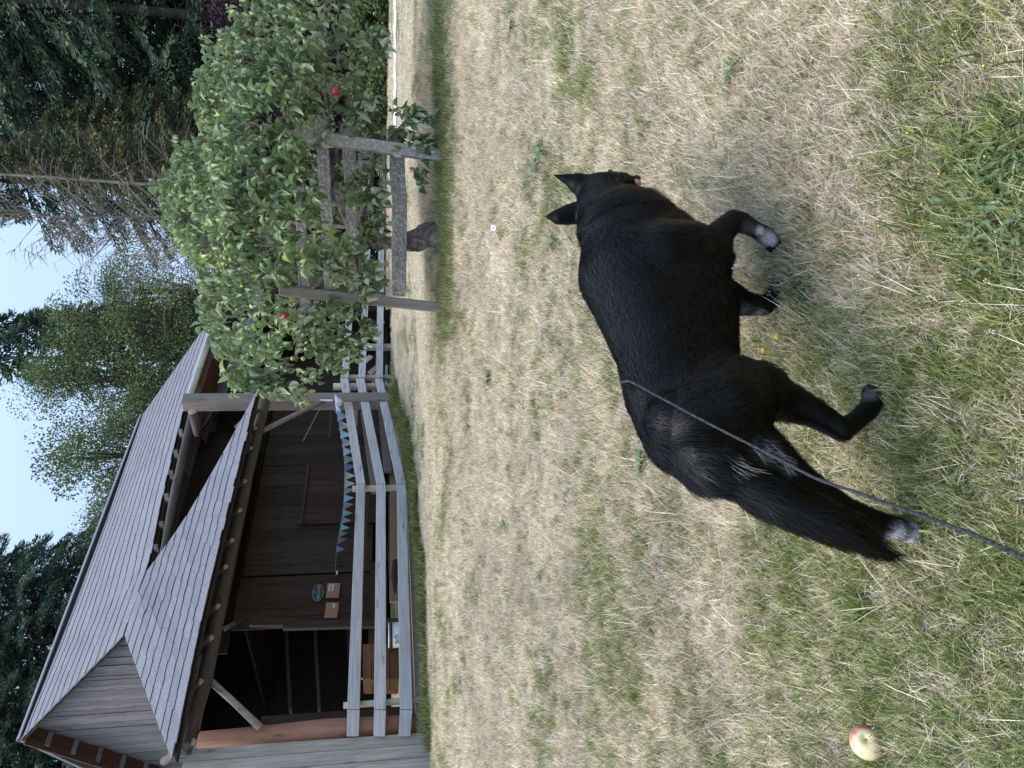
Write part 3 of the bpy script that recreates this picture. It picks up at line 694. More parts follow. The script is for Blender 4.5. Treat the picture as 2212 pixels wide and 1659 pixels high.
# -------------------------------------------------- signs on the reddish boards
m_tansign = flat('tan_sign', (.34, .205, .13), .7, .2, .05); m_wht = flat('white_print', (.78, .78, .78), .7, .1, .03); m_ov = flat('slate_plaque', (.05, .06, .065), .6, .2, .2, 30); m_ovt = flat('grey_print', (.22, .24, .25), .6, .1, .05)
TS = TI+.145
def sign(label, X0, X1, Ya, Yb, strokes):
    q = [onT(X0+2.5, Ya, TS), onT(X1+2.5, Ya, TS), onT(X1-1.5, Yb, TS), onT(X0-1.5, Yb, TS)]
    s = thing('notice_sign', label, 'sign', (q[0]+q[2])/2, None); MB().prism(q, -N*.012).build('board', m_tansign, s, bevel=.004)
    for (x0, x1, y0, y1) in strokes:
        n_ = int((y1-y0)/.055)
        for k in range(n_):      # broken hand lettering, each letter a short stroke
            f0 = y0+(y1-y0)*k/n_; f1 = f0+(y1-y0)/n_*.72; g = random.uniform(-.02, .02)
            P = lambda a, c: q[0].lerp(q[1], a).lerp(q[3].lerp(q[2], a), c)+N*.003
            MB().prism([P(x0+g, 1-f1), P(x1+g, 1-f1), P(x1+g-.02, 1-f0), P(x0+g+.02, 1-f0)], N*.002).build('lettering', m_wht, s)
sign('tan notice board with two lines of white lettering, nearer the bunting', 705, 733, 1259, 1291, [(.14, .26, .42, .90), (.36, .50, .46, .92)])
sign('tan notice board with one short white word, the one nearer the black doorway', 702, 730, 1301, 1334, [(.55, .72, .62, .92)])
pc = onT(687, 1280, TS); oval = thing('oval_plaque', 'dark oval plaque with a pale rim and pale centre band on the barn door', 'plaque', pc)
def ell(a, b_, o): return [pc+D*(math.cos(t_)*a)+Vector((0, 0, math.sin(t_)*b_))+N*o for t_ in [2*math.pi*k/28 for k in range(28)]]
MB().prism(ell(.150, .092, 0), -N*.012).build('rim', m_ovt, oval); MB().prism(ell(.141, .083, .003), -N*.006).build('face', m_ov, oval)
MB().box(pc+N*.006-Vector((0, 0, .008)), D*.125, N*.001, Vector((0, 0, .019))).build('lettering_band', m_ovt, oval)
MB().prism([pc+N*.006+D*a+Vector((0, 0, c)) for a, c in ((-.03, .035), (.0, .05), (.03, .042), (.012, .066), (-.01, .06))], N*.001).build('emblem', m_ovt, oval)
for k in (-.075, -.05, -.025, 0, .025, .05, .075): MB().box(pc+N*.0085+D*k-Vector((0, 0, .008)), D*.008, N*.0005, Vector((0, 0, .009))).build('lettering', m_ov, oval)
cup = MB().box(onT(728, 1237, TS), D*.025, N*.02, Vector((0, 0, .012))); tag(cup.build('light_switch', m_wht, None), 'small white switch box on the door boards where the bunting ends', 'switch')
# -------------------------------------------------- bucket, crate
m_bk = flat('pail_plastic', (.40, .42, .40), .5, .4, .08); m_bkr = flat('pail_rim', (.03, .04, .05), .5, .4); m_lbl, t, b = mat('pail_label', .5, .3)
tc = nd(t, 'ShaderNodeTexCoord'); nz = nd(t, 'ShaderNodeTexNoise', Scale=40.0, Detail=2.0); t.links.new(tc.outputs['Object'], nz.inputs['Vector'])
t.links.new(ramp(t, nz.outputs['Fac'], [(.52, (.03, .12, .38)), (.56, (.6, .65, .7))]), b.inputs['Base Color'])
TB = -8.78; bc = onT(862, 1371, TB); bz = bc.z
pail = thing('pail', 'pale grey plastic pail with dark rim and blue label behind the lowest fence rail', 'bucket', Vector((bc.x, bc.y, bz-.25)))
def lathe(name, prof, m_, par, seg=20, a0=0, a1=2*math.pi):
    v, f = [], []
    for k in range(seg+1):
        an = a0+(a1-a0)*k/seg
        for r, z in prof: v.append((bc.x+r*math.cos(an), bc.y+r*math.sin(an), z))
    P_ = len(prof)
    for k in range(seg):
        for j in range(P_-1): f.append([k*P_+j, (k+1)*P_+j, (k+1)*P_+j+1, k*P_+j+1])
    o = mesh_obj(name, v, f, m_, None, True); adopt(par, o); return o
top = onT(841, 1371, TB).z; g0 = float(GZ(bc.x, bc.y))+EYE
lathe('body', [(.0, g0+.02), (.145, g0+.02), (.165, top-.03), (.16, top-.03), (.14, g0+.04)], m_bk, pail)
lathe('rim', [(.165, top-.035), (.172, top-.03), (.172, top-.005), (.165, top), (.158, top-.005)], m_bkr, pail)
lathe('lid', [(0, top+.012), (.155, top+.014), (.16, top+.001)], m_bk, pail)
an = math.atan2(-bc.y, -bc.x); lathe('label', [(.1625, top-.20), (.1655, top-.07)], m_lbl, pail, 8, an-.75, an+.05)
q = [onT(783, 1392, -8.95), onT(862, 1392, -8.95), onT(862, 1466, -8.95), onT(783, 1466, -8.95)]
m_crate = wood('orange_plank', (.17, .085, .042), (.09, .045, .022), axis=0, scale=1.0, rough=.8, vary=.15)
crate = thing('crate', 'orange-brown wooden plank crate in the dark barn behind the fence', 'crate', (q[1]+q[2])/2)
for k in range(4):
    f0, f1 = k/4, (k+1)/4; P = [q[0].lerp(q[1], f0+.01), q[0].lerp(q[1], f1-.01), q[3].lerp(q[2], f1-.01), q[3].lerp(q[2], f0+.01)]
    MB().prism([p+N*random.uniform(0, .006) for p in P], -N*.02).build('plank', m_crate, crate)
    MB().prism([p for p in (P[0]-N*.02, P[1]-N*.02, P[1]-N*.42, P[0]-N*.42)], -D*.02).build('plank', m_crate, crate)
    MB().prism([p for p in (P[3]-N*.02, P[2]-N*.02, P[2]-N*.42, P[3]-N*.42)], D*.02).build('plank', m_crate, crate)
lgp = MB().tube([onT(856, 1212, -8.62), onT(850, 1250, -8.62), onT(852, 1282, -8.62)], [.05, .055, .02], 9, wob=.15).build('split_firewood', m_plank_d, None, True)
tag(lgp, 'dark split log lying on the tan board behind the rails', 'log')
# -------------------------------------------------- clutter beyond the far stretch of fence
m_redm = flat('red_paint', (.30, .055, .045), .55, .4, .2, 15)
rb = MB(); a, b_ = f3(812, 790)-n3*.9, f3(809, 728)-n3*.9; rb.tube([a, a.lerp(b_, .1), a.lerp(b_, .9), b_], [.05, .075, .075, .045], 14)
tag(rb.build('red_drum', m_redm, None, True), 'faded red metal cylinder lying behind the middle of the far rails', 'drum')
def plank(Xa, Ya, Xb, Yb, off, w, label, m_=None):
    o = MB().beam(f3(Xa, Ya)-n3*off, f3(Xb, Yb)-n3*off, .03, w, n3).build('loose_plank', m_ or m_rail); tag(o, label, 'plank'); return o
plank(798, 775, 822, 735+20, .35, .09, 'short grey board slanting behind the rails next to the square barn post')
plank(806, 694, 826, 664, .35, .09, 'pale board slanting between two rails close behind the cage post nearer the barn')
plank(757, 800, 757, 766, 1.4, .16, 'brown board upright behind the top rail under the low apple leaves', m_post)
plank(776, 720, 800, 700, .8, .10, 'pale board slanting up under the low apple boughs')
plank(833, 800, 835, 745, .5, .05, 'thin grey lath on the ground behind the lowest far rail')
bench = MB().beam(f3(822, 690)-n3*1.6, f3(822, 560)-n3*1.6, .5, .3, n3).build('hay_feeder', m_dark); tag(bench, 'low dark trough standing behind the far rails under the tree', 'trough')
# ============================================================ apple tree in its cage
m_cage = wood('lichened_rail', (.36, .325, .29), (.18, .155, .135), axis=0, rot=0.0, scale=1.2, rough=.92, vary=.12, lichen=(.46, .46, .43), bump=.8)
m_cpost = wood('cage_post', (.40, .35, .30), (.22, .185, .155), axis=2, scale=1.1, rough=.9, vary=.06, lichen=(.40, .41, .38), bump=.6)
m_cpost2 = wood('cage_post_pink', (.38, .32, .28), (.21, .175, .155), axis=2, scale=1.1, rough=.9, vary=.06, bump=.6)
cage = thing('tree_cage', 'weathered open rail cage of two posts and lichened boards round the apple tree', 'fence', gpt(950, 500))
def cpost(X0, Y0, X1, Y1, zc, w, m_):
    b_ = atz(X1, Y1, zc); t_ = atz(X0, Y0, zc*.985)
    b_ = b_+(b_-t_).normalized()*.12
    return MB().beam(b_, t_, w, w*.85, Vector((1, 0, 0)), .004).build('post', m_, cage, bevel=.01)
pR = cpost(575, 283, 953, 336, 6.55, .108, m_cpost); pL = cpost(604, 628, 930, 662, 7.15, .10, m_cpost2)
for X, Y in ((802, 316), (751+38, 315-30), (928, 333)):
    MB().tube([atz(X, Y, 6.487), atz(X, Y, 6.480)], .012, 8).build('bolt_hole', flat('hole_dark', (.02, .015, .015), .9), cage)
def crail(pts, w, name='rail'):
    """pts: (X top edge, X bottom edge, Y, depth)"""
    m = MB()
    for X0, X1, Y, zc in pts:
        a, b_ = atz(X0, Y, zc), atz(X1, Y, zc); bk_ = Vector((0, .035, 0)); m.v += [a, b_, b_+bk_, a+bk_]
    k = len(pts)
    for i in range(k-1):
        a = i*4
        for j in range(4): m.f.append([a+j, a+(j+1) % 4, a+4+(j+1) % 4, a+4+j])
    m.f.append([0, 3, 2, 1]); e = (k-1)*4; m.f.append([e, e+1, e+2, e+3])
    o = m.build(name, m_cage, cage, bevel=.006); return o
def wobrail(x0, x1, w0, w1, Ya, Yb, za, zb, n=9, bow=0, seed=0):
    r = random.Random(seed); pts = []
    for i in range(n+1):
        f = i/n; X = x0+(x1-x0)*f+bow*math.sin(f*math.pi)+r.uniform(-1.2, 1.2); w = w0+(w1-w0)*f+r.uniform(-1.3, 1.3)
        pts.append((X-w/2, X+w/2, Ya+(Yb-Ya)*f, za+(zb-za)*f))
    return crail(pts, 0)
wobrail(694, 715, 27, 26, 256, 640, 6.66, 7.10, seed=1); wobrail(751, 769, 30, 26, 266, 640, 6.66, 7.10, seed=2)
wobrail(854, 860, 34, 32, 277, 640, 6.60, 7.05, 12, bow=5, seed=3); wobrail(640, 662, 24, 23, 300, 700, 6.70, 7.14, seed=4)

tree_base = atz(950, 515, 7.05)
apple_tree = thing('apple_tree', 'leafy apple tree with burled trunk, small yellow-green apples and a weathered cage', 'tree', tree_base)
m_bark, t, b = mat('apple_bark', .95, .1)
tc = nd(t, 'ShaderNodeTexCoord'); n1 = nd(t, 'ShaderNodeTexNoise', Scale=22.0, Detail=8.0, Roughness=.7); t.links.new(tc.outputs['Object'], n1.inputs['Vector'])
t.links.new(ramp(t, n1.outputs['Fac'], [(.3, (.05, .04, .035)), (.5, (.20, .155, .14)), (.66, (.42, .35, .33))]), b.inputs['Base Color'])
bp = nd(t, 'ShaderNodeBump', Strength=1.0, Distance=.04); t.links.new(n1.outputs['Fac'], bp.inputs['Height']); t.links.new(bp.outputs[0], b.inputs['Normal'])
T = lambda X, Y, zc=7.05: atz(X, Y, zc)
# trunk with its burl
tk = MB(); rg = [(960,518,.135),(944,512,.13),(930,509,.120),(916,511,.128),(903,514,.125),(890,517,.105),(878,521,.085),(862,524,.062),(845,524,.060),(825,523,.062),(805,522,.075),(780,516,.08)]
seg = 20; n0 = 0
for i, (X, Y, r) in enumerate(rg):
    c = T(X, Y)
    for q in range(seg):
        an = 2*math.pi*q/seg; rr = r*(1+.22*math.sin(an*3+i*1.1)*(i < 7)+.12*math.sin(an*5-i*2.3)*(i < 7)+random.uniform(-.05, .05))
        tk.v.append(c+Vector((math.cos(an)*rr, math.sin(an)*rr*.9, 0)))
    if i:
        for q in range(seg): a = (i-1)*seg+q; d_ = (i-1)*seg+(q+1) % seg; tk.f.append([a, d_, d_+seg, a+seg])
o = tk.build('trunk', m_bark, apple_tree, True); md = o.modifiers.new('smooth', 'SUBSURF'); md.levels = md.render_levels = 1
limbs = [[(800,520,7.05,.065),(770,500,7.0,.055),(735,440,6.9,.045),(715,360,6.85,.035),(708,250,6.8,.026),(700,120,6.8,.018),(690,20,6.8,.010)],
 [(800,522,7.05,.065),(760,545,7.0,.05),(710,590,7.25,.042),(670,640,7.3,.034),(655,700,7.2,.026),(640,780,7.0,.014)],
 [(800,520,7.05,.07),(740,515,7.1,.055),(660,500,7.1,.042),(580,470,7.1,.030),(500,440,7.05,.018),(430,415,7.05,.008)],
 [(740,515,7.1,.05),(680,560,7.2,.038),(600,600,7.2,.025),(520,640,7.2,.015)], [(735,440,6.9,.04),(680,350,7.1,.03),(600,300,7.1,.02),(500,240,7.1,.012),(450,190,7.1,.006)],
 [(715,360,6.85,.03),(740,280,6.7,.022),(770,240,6.6,.016),(810,225,6.55,.010)], [(708,250,6.8,.024),(640,180,6.9,.017),(560,110,6.9,.010),(520,60,6.9,.006)],
 [(670,640,7.3,.028),(600,700,7.1,.02),(540,770,6.85,.012),(515,815,6.8,.007)], [(770,500,7.0,.04),(790,420,6.7,.025),(815,330,6.6,.018),(870,262,6.55,.010),(900,250,6.55,.006)],
 [(760,545,7.0,.04),(780,600,6.8,.022),(790,640,6.75,.012)], [(655,700,7.2,.022),(700,740,6.9,.014),(765,765,6.7,.007)]]
for L in limbs:
    pts = [T(X, Y, z) for X, Y, z, r in L]; pts = resample(pts, (len(L)-1)*3)
    pts = [p+Vector((random.uniform(-1, 1), random.uniform(-1, 1), random.uniform(-1, 1)))*.018*(0 < i < len(pts)-1) for i, p in enumerate(pts)]
    rr = np.interp(np.linspace(0, 1, len(pts)), np.linspace(0, 1, len(L)), [l[3] for l in L]); MB().tube(pts, list(rr), 8, wob=.08).build('limb', m_bark, apple_tree, True)
# crown outline
OUTL = [(640,-60),(600,-20),(560,0),(515,50),(520,75),(480,100),(455,110),(452,150),(425,170),(440,215),(425,245),(440,270),(430,300),(400,320),(392,350),(388,375),(350,400),(345,425),(385,450),(380,480),(405,510),(412,560),(445,590),(440,640),(455,700),(475,700),(470,745),(495,765),(505,800),(512,838),(560,830),(585,850),(605,820),(640,800),(655,855),(675,845),(700,800),(690,775),(745,770),(775,775),(782,745),(765,715),(790,690),(770,650),(780,620),(822,600),(790,560),(815,500),(800,440),(825,400),(790,330),(800,250),(745,235),(770,200),(740,160),(800,130),(826,95),(800,60),(780,20),(790,-60)]
OA = np.array(OUTL, float)
def inside(p):
    x, y = p; r = False; n = len(OA)
    for i in range(n):
        x1, y1 = OA[i]; x2, y2 = OA[i-1]
        if (y1 > y) != (y2 > y) and x < (x2-x1)*(y-y1)/(y2-y1)+x1: r = not r
    return r
def edist(p):
    a = OA; b_ = np.roll(OA, 1, 0); ab = b_-a; t_ = np.clip(((p-a)*ab).sum(1)/(ab**2).sum(1), 0, 1); return np.linalg.norm(a+ab*t_[:, None]-p, axis=1).min()
m_leaf, t, b = mat('apple_leaf', .38, .5)
at = nd(t, 'ShaderNodeAttribute', attribute_name='lv'); oi = nd(t, 'ShaderNodeObjectInfo'); ad = nd(t, 'ShaderNodeMath', operation='ADD'); t.links.new(at.outputs['Fac'], ad.inputs[0])
isq = nd(t, 'ShaderNodeAttribute', attribute_name='solo'); ml = nd(t, 'ShaderNodeMath', operation='MULTIPLY'); t.links.new(oi.outputs['Random'], ml.inputs[0]); t.links.new(isq.outputs['Fac'], ml.inputs[1]); t.links.new(ml.outputs[0], ad.inputs[1])
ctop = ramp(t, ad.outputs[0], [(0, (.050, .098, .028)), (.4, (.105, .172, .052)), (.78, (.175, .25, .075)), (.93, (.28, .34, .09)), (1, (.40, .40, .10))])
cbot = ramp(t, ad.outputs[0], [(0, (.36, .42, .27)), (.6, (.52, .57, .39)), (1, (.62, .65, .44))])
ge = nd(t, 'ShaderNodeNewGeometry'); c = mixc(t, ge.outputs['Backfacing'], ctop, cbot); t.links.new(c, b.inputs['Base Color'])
tr = nd(t, 'ShaderNodeBsdfTranslucent'); t.links.new(ctop, tr.inputs['Color']); mx = nd(t, 'ShaderNodeMixShader'); mx.inputs[0].default_value = .22
o = t.nodes['Material Output']; t.links.new(b.outputs[0], mx.inputs[1]); t.links.new(tr.outputs[0], mx.inputs[2]); t.links.new(mx.outputs[0], o.inputs[0])
def leaf_geo(L, Wd, cup, curl, rg_):
    """leaf along +x, face up +z; cupped margins, drooping tip"""
    st = [0, .22, .5, .78, 1]; wd = [.12, .82, 1, .66, .02]; V = []; ang = 0; x = z = 0; px = 0
    for i, s in enumerate(st):
        if i: ds = (s-st[i-1])*L; ang -= curl*(s-st[i-1])*1.1; x += ds*math.cos(ang); z += ds*math.sin(ang)
        w = wd[i]*Wd/2; V += [(x, -w, z+cup*w*(1+.15*rg_.uniform(-1, 1))), (x, 0, z), (x, w, z+cup*w)]
    Fq = []
    for i in range(4):
        a = i*3; Fq += [[a, a+3, a+4, a+1], [a+1, a+4, a+5, a+2]]
    return np.array(V), np.array(Fq)
LR = random.Random(21); leaf_var = [leaf_geo(.096*LR.uniform(.75, 1.15), .053*LR.uniform(.85, 1.15), LR.uniform(.6, 1.9), LR.uniform(-.1, 1.5), LR) for _ in range(14)]
leaf_mesh = []
for V_, F_ in leaf_var:
    o = np_obj('leaf_blank', V_, F_, m_leaf, smooth=True); attr(o, 'lv', [0.0]*len(V_)); attr(o, 'solo', [1.0]*len(V_)); leaf_mesh.append(o.data); bpy.data.objects.remove(o)
place = []; twigs = MB(); rr = random.Random(5); cen = Vector(atz(620, 430, 7.0))
def shoot(p, dr, n, ln, lv):
    dr = dr.normalized(); q = p
    pts = [p, p+dr*ln*.5, p+dr*ln+Vector((0, 0, -.02))]; twigs.tube(pts, [.004, .003, .0015], 4, cap=False)
    for k in range(n):
        f = (k+.5)/n; c = pts[0].lerp(pts[1], f*2) if f < .5 else pts[1].lerp(pts[2], f*2-1)
        az = k*2.4+rr.uniform(-.4, .4); sidev = dr.cross(Vector((.1, .2, 1))).normalized(); upv = dr.cross(sidev)
        rad = sidev*math.cos(az)+upv*math.sin(az)
        ax = (dr*rr.uniform(.1, .8)+rad*1.0+Vector((0, 0, rr.uniform(-.75, .25)))).normalized()
        up = (Vector((rr.uniform(-.6, .6), rr.uniform(-.8, .4), 1.0))+dr*.4); yv = up.cross(ax)
        if yv.length < .1: yv = Vector((0, 1, 0)).cross(ax)
        yv.normalize(); zv = ax.cross(yv); s = rr.uniform(.65, 1.15)
        M_ = Matrix((ax, yv, zv)).transposed()*s
        place.append((c+ax*.012, M_, rr.randrange(14), min(max(lv+rr.gauss(0, .16), 0), 1)))
ns = 0
while ns < 900:
    X, Y = rr.uniform(340, 830), rr.uniform(-60, 856)
    if not inside((X, Y)): continue
    e = edist(np.array((X, Y))); th = min(1.15, .22+e/110.)
    # gaps in the lower right middle where dark branches show
    gp = fbm(X/70+3, Y/70+8, 2)
    if gp < .36 and X > 560 and rr.random() < .75: continue
    if X > 690 and rr.random() < .35: continue
    zc = 6.95+th*rr.uniform(-1, 1)**1
    if rr.random() < .45: zc = 6.95-th*rr.uniform(.6, 1)
    if X > 655 and 262 < Y < 650 and zc < 7.3 and (rr.random() < .62 or gp < .5): zc = rr.uniform(7.25, 8.1)
    if 600 < X < 700 and 590 < Y < 660: zc = rr.uniform(7.4, 8.0)
    p = atz(X, Y, zc); dr = (p-cen); dr.z = dr.z*1.0+.25; dr = dr.normalized()+Vector((rr.gauss(0, .5), rr.gauss(0, .5), rr.gauss(.35 if X < 520 else -.05, .4)))
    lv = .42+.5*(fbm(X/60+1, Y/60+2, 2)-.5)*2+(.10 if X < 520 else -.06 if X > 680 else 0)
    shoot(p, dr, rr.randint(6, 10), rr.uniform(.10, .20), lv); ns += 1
def spray(X0, Y0, X1, Y1, zc, n, lv=.5, dz=.25):
    """a leafy hanging bough between two picture points"""
    for i in range(n):
        f = (i+.5)/n; p = atz(X0+(X1-X0)*f+rr.uniform(-9, 9), Y0+(Y1-Y0)*f+rr.uniform(-9, 9), zc+rr.uniform(-dz, dz)); q = atz(X0+(X1-X0)*f*1.1+rr.uniform(-20, 20), Y0+(Y1-Y0)*f*1.1+rr.uniform(-20, 20), zc)
        shoot(p, (q-p)+Vector((0, 0, .001)), 6, .11, lv)
# topmost upright shoots and sprays at the margins
for X0, Y0, X1, Y1, n in ((400,470,362,452,4),(425,350,398,322,4),(470,215,428,196,5),(500,150,448,112,5),(540,80,508,30,4),(450,600,428,575,4),(470,700,448,668,4),(520,770,480,770,4),(425,520,392,500,4),(460,250,425,250,4),(420,390,360,418,5),(420,425,338,402,7),(440,380,392,352,5),(470,340,430,300,5),(470,270,428,222,5),(500,190,442,150,5),(545,110,500,70,4),(430,500,404,470,4),(500,800,512,840,5),(560,810,605,842,6),(600,835,655,858,4),(490,740,468,752,4),(450,660,440,700,3),(610,20,570,-20,5)):
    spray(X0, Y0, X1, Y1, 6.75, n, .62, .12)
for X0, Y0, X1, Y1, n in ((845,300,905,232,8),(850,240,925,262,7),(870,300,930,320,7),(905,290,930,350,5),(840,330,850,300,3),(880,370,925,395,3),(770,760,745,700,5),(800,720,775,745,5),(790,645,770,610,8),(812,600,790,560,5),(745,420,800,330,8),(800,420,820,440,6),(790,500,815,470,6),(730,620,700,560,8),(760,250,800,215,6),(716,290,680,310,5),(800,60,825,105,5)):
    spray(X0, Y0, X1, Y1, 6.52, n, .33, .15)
place.sort(key=lambda q: (q[0]-EV).length)
front = place[:int(len(place)*.30)]; rr.shuffle(front); solo = front[:290]; rest = front[290:]+place[int(len(place)*.30):]
for c, M_, k, lv in solo:
    o = bpy.data.objects.new('leaf', leaf_mesh[k]); COL.objects.link(o); o.matrix_world = Matrix.Translation(c) @ M_.to_4x4(); o.parent = apple_tree; o.matrix_parent_inverse = Matrix.Translation(-apple_tree.location)
VV, FF_, LV = [], [], []; n0 = 0
for c, M_, k, lv in rest:
    V_, F_ = leaf_var[k]; VV.append(V_ @ np.array(M_).T+np.array(c)); FF_.append(F_+n0); LV += [lv]*len(V_); n0 += len(V_)
fol = np_obj('leaves', np.concatenate(VV), np.concatenate(FF_), m_leaf, smooth=True); attr(fol, 'lv', LV); attr(fol, 'solo', [0.0]*n0); adopt(apple_tree, fol); fol['kind'] = 'stuff'
tw = twigs.build('twigs', m_bark, apple_tree); tw['kind'] = 'stuff'
# small green apples
m_ap, t, b = mat('green_apple_skin', .4, .4)
oi = nd(t, 'ShaderNodeObjectInfo'); t.links.new(ramp(t, oi.outputs['Random'], [(0, (.17, .23, .05)), (.6, (.27, .29, .07)), (.85, (.34, .26, .09)), (1, (.33, .16, .08))]), b.inputs['Base Color'])
c5 = [(550,365),(545,430),(556,458),(590,560),(920,588),(948,612),(830,972),(870,1052),(508,1178),(628,1390),(535,1470),(560,1460),(455,1555),(488,1562),(960,1460),(840,1490),(1235,1255),(1305,350),(1582,650),(870,1260),(740,1130)]
c4 = [(440,68),(495,80),(1415,305),(825,388),(1135,748),(835,835),(680,850),(1160,875),(1040,958),(1135,960),(1610,832)]
ab = MB().ball((0, 0, 0), .018, 12, 8, (1, 1, .92)); ao = ab.build('apple_blank', m_ap, None, True); am = ao.data; bpy.data.objects.remove(ao)
for X, Y in [((600+x/1.508)/1.8517, y/1.508/1.8517) for x, y in c5]+[((700+x/2.212)/1.8517, (1000+y/2.212)/1.8517) for x, y in c4]:
    z = 5.95 if X < 800 else 6.4
    o = bpy.data.objects.new('apple', am); COL.objects.link(o); o.location = atz(X, Y, z); o.scale = [random.uniform(.8, 1.15)]*3; o.parent = apple_tree; o.matrix_parent_inverse = Matrix.Translation(-apple_tree.location)
    p = atz(X, Y, z); MB().tube([p+Vector((0, 0, .015)), p+Vector((.01, .05, .06))], .0018, 4).build('stalk', m_bark, apple_tree)
m_redb = flat('glossy_red', (.33, .012, .03), .15, .6, .1)
for X, Y, lab in ((725, 197, 'glossy red ball in a dark gap of the tree, far side from the barn'), (617, 683, 'glossy red ball hanging among the leaves on the barn side of the apple tree')):
    p = atz(X, Y, 5.95 if Y < 400 else 6.0); s = thing('hanging_ball', lab, 'ball', p)
    MB().ball(p, .036, 16, 10).build('ball', m_redb, s, True); MB().tube([p+Vector((0, 0, .034)), p+Vector((0, 0, .045))], .008, 8).build('cap', m_redb, s); MB().tube([p+Vector((0, 0, .04)), p+Vector((.01, .06, .16))], .0015, 4).build('string', m_cord, s)
# ============================================================ trees behind
m_bk = flat('conifer_bark', (.065, .052, .045), .95, .1, .35, 6)
m_bkg = flat('grey_dead_wood', (.20, .165, .14), .95, .1, .3, 8)
def needle_mat(name, cols, tr_=.12):
    m, t, b = mat(name, .7, .15)
    a = nd(t, 'ShaderNodeAttribute', attribute_name='lv'); c = ramp(t, a.outputs['Fac'], cols)
    t.links.new(c, b.inputs['Base Color']); tr = nd(t, 'ShaderNodeBsdfTranslucent'); t.links.new(c, tr.inputs['Color'])
    mx = nd(t, 'ShaderNodeMixShader'); mx.inputs[0].default_value = tr_; o = t.nodes['Material Output']
    t.links.new(b.outputs[0], mx.inputs[1]); t.links.new(tr.outputs[0], mx.inputs[2]); t.links.new(mx.outputs[0], o.inputs[0]); return m
m_fir = needle_mat('fir_needles', [(0, (.026, .048, .030)), (.5, (.066, .108, .070)), (.85, (.12, .17, .105)), (1, (.19, .22, .10))])
m_ced = needle_mat('rusty_cedar', [(0, (.035, .048, .022)), (.5, (.09, .108, .05)), (.85, (.15, .135, .062)), (1, (.27, .175, .08))])
m_dec = needle_mat('broadleaf_green', [(0, (.042, .070, .028)), (.5, (.105, .150, .058)), (.85, (.18, .225, .09)), (1, (.36, .36, .11))], .25)
m_pur = needle_mat('purple_leaf', [(0, (.012, .008, .010)), (.5, (.035, .018, .026)), (.9, (.075, .042, .055)), (1, (.12, .08, .08))])
def sprigs(P, A, L, Wd, lv, rng, hang=.5):
    """flat little sprays: quads starting at P along A"""
    n = len(P); A = A/np.linalg.norm(A, axis=1)[:, None]; A[:, 2] -= hang*rng.rand(n); A /= np.linalg.norm(A, axis=1)[:, None]
    S = np.cross(A, rng.normal(0, 1, (n, 3))); S /= np.linalg.norm(S, axis=1)[:, None]; L = L*rng.uniform(.5, 1.3, (n, 1)); W_ = Wd*rng.uniform(.6, 1.3, (n, 1))
    V = np.stack([P, P+A*L*.45+S*W_, P+A*L, P+A*L*.55-S*W_], 1).reshape(-1, 3); i = np.arange(n)[:, None]*4
    return V, i+np.array([0, 1, 2, 3]), np.repeat(lv, 4)
def conifer_meshes(name, H, R, seed, nb, per, droop, mt, L=.30, Wd=.035, bare=.12, bark=None, tw=.18):
    rng = np.random.RandomState(seed); rd = random.Random(seed); br = MB(); Ps, As, Ls = [], [], []
    tp = [Vector((.02*H*math.sin(z*.5+seed)*.3, .01*H*math.cos(z*.4)*.3, z*H)) for z in np.linspace(0, 1, 12)]
    tr = MB().tube(tp, [max(.02, tw*(1-z)+.02) for z in np.linspace(0, 1, 12)], 9, wob=.05)
    for k in range(nb):
        f = bare+(1-bare)*(k+rd.random())/nb; z = f*H; r = R*((1-f)**.75)*rd.uniform(.55, 1.15)+.12; az = k*2.399+rd.uniform(-.4, .4)
        o = np.array([math.cos(az), math.sin(az), 0]); n_ = 8; pts = []
        for j in range(n_+1):
            s = j/n_; pts.append(np.array([0, 0, z])+o*r*s+np.array([0, 0, -droop*r*s**1.6+.12*r*s**4*droop*2])+rng.normal(0, .03, 3)*s)
        br.tube([Vector(p) for p in pts[::2]], [.025*(1-s)+.005 for s in (0, .25, .5, .75, 1)], 4, cap=False)
        m_ = int(per*(.35+r/R)); s = rng.uniform(.12, 1, m_)**.8; idx = s*n_; i0 = np.minimum(idx.astype(int), n_-1); fr = (idx-i0)[:, None]
        pa = np.array(pts); p = pa[i0]*(1-fr)+pa[i0+1]*fr; sw = (rng.rand(m_)-.5)*2*(.34*r*(1-s*.5)+.08); perp = np.array([-o[1], o[0], 0])
        p = p+perp*sw[:, None]+o*(-np.abs(sw)*.4)[:, None]+np.array([0, 0, -1])*(np.abs(sw)*.25+rng.rand(m_)*.16)[:, None]
        a = o*1.0+perp*np.sign(sw)[:, None]*.9+rng.normal(0, .35, (m_, 3)); Ps.append(p); As.append(a)
        Ls.append(np.clip(rng.normal(.42, .2, m_)+.35*(s-.5)+rd.uniform(-.18, .18), 0, 1))
    V, Fq, lv = sprigs(np.concatenate(Ps), np.concatenate(As), L, Wd, np.concatenate(Ls), rng, .7)
    t_o = mesh_obj('tmp', tr.v, tr.f, bark or m_bk, None, True); b_o = mesh_obj('tmp', br.v, br.f, bark or m_bk); c_o = np_obj('tmp', V, Fq, mt); attr(c_o, 'lv', lv)
    out = [t_o.data, b_o.data, c_o.data]
    for o in (t_o, b_o, c_o): bpy.data.objects.remove(o)
    return out
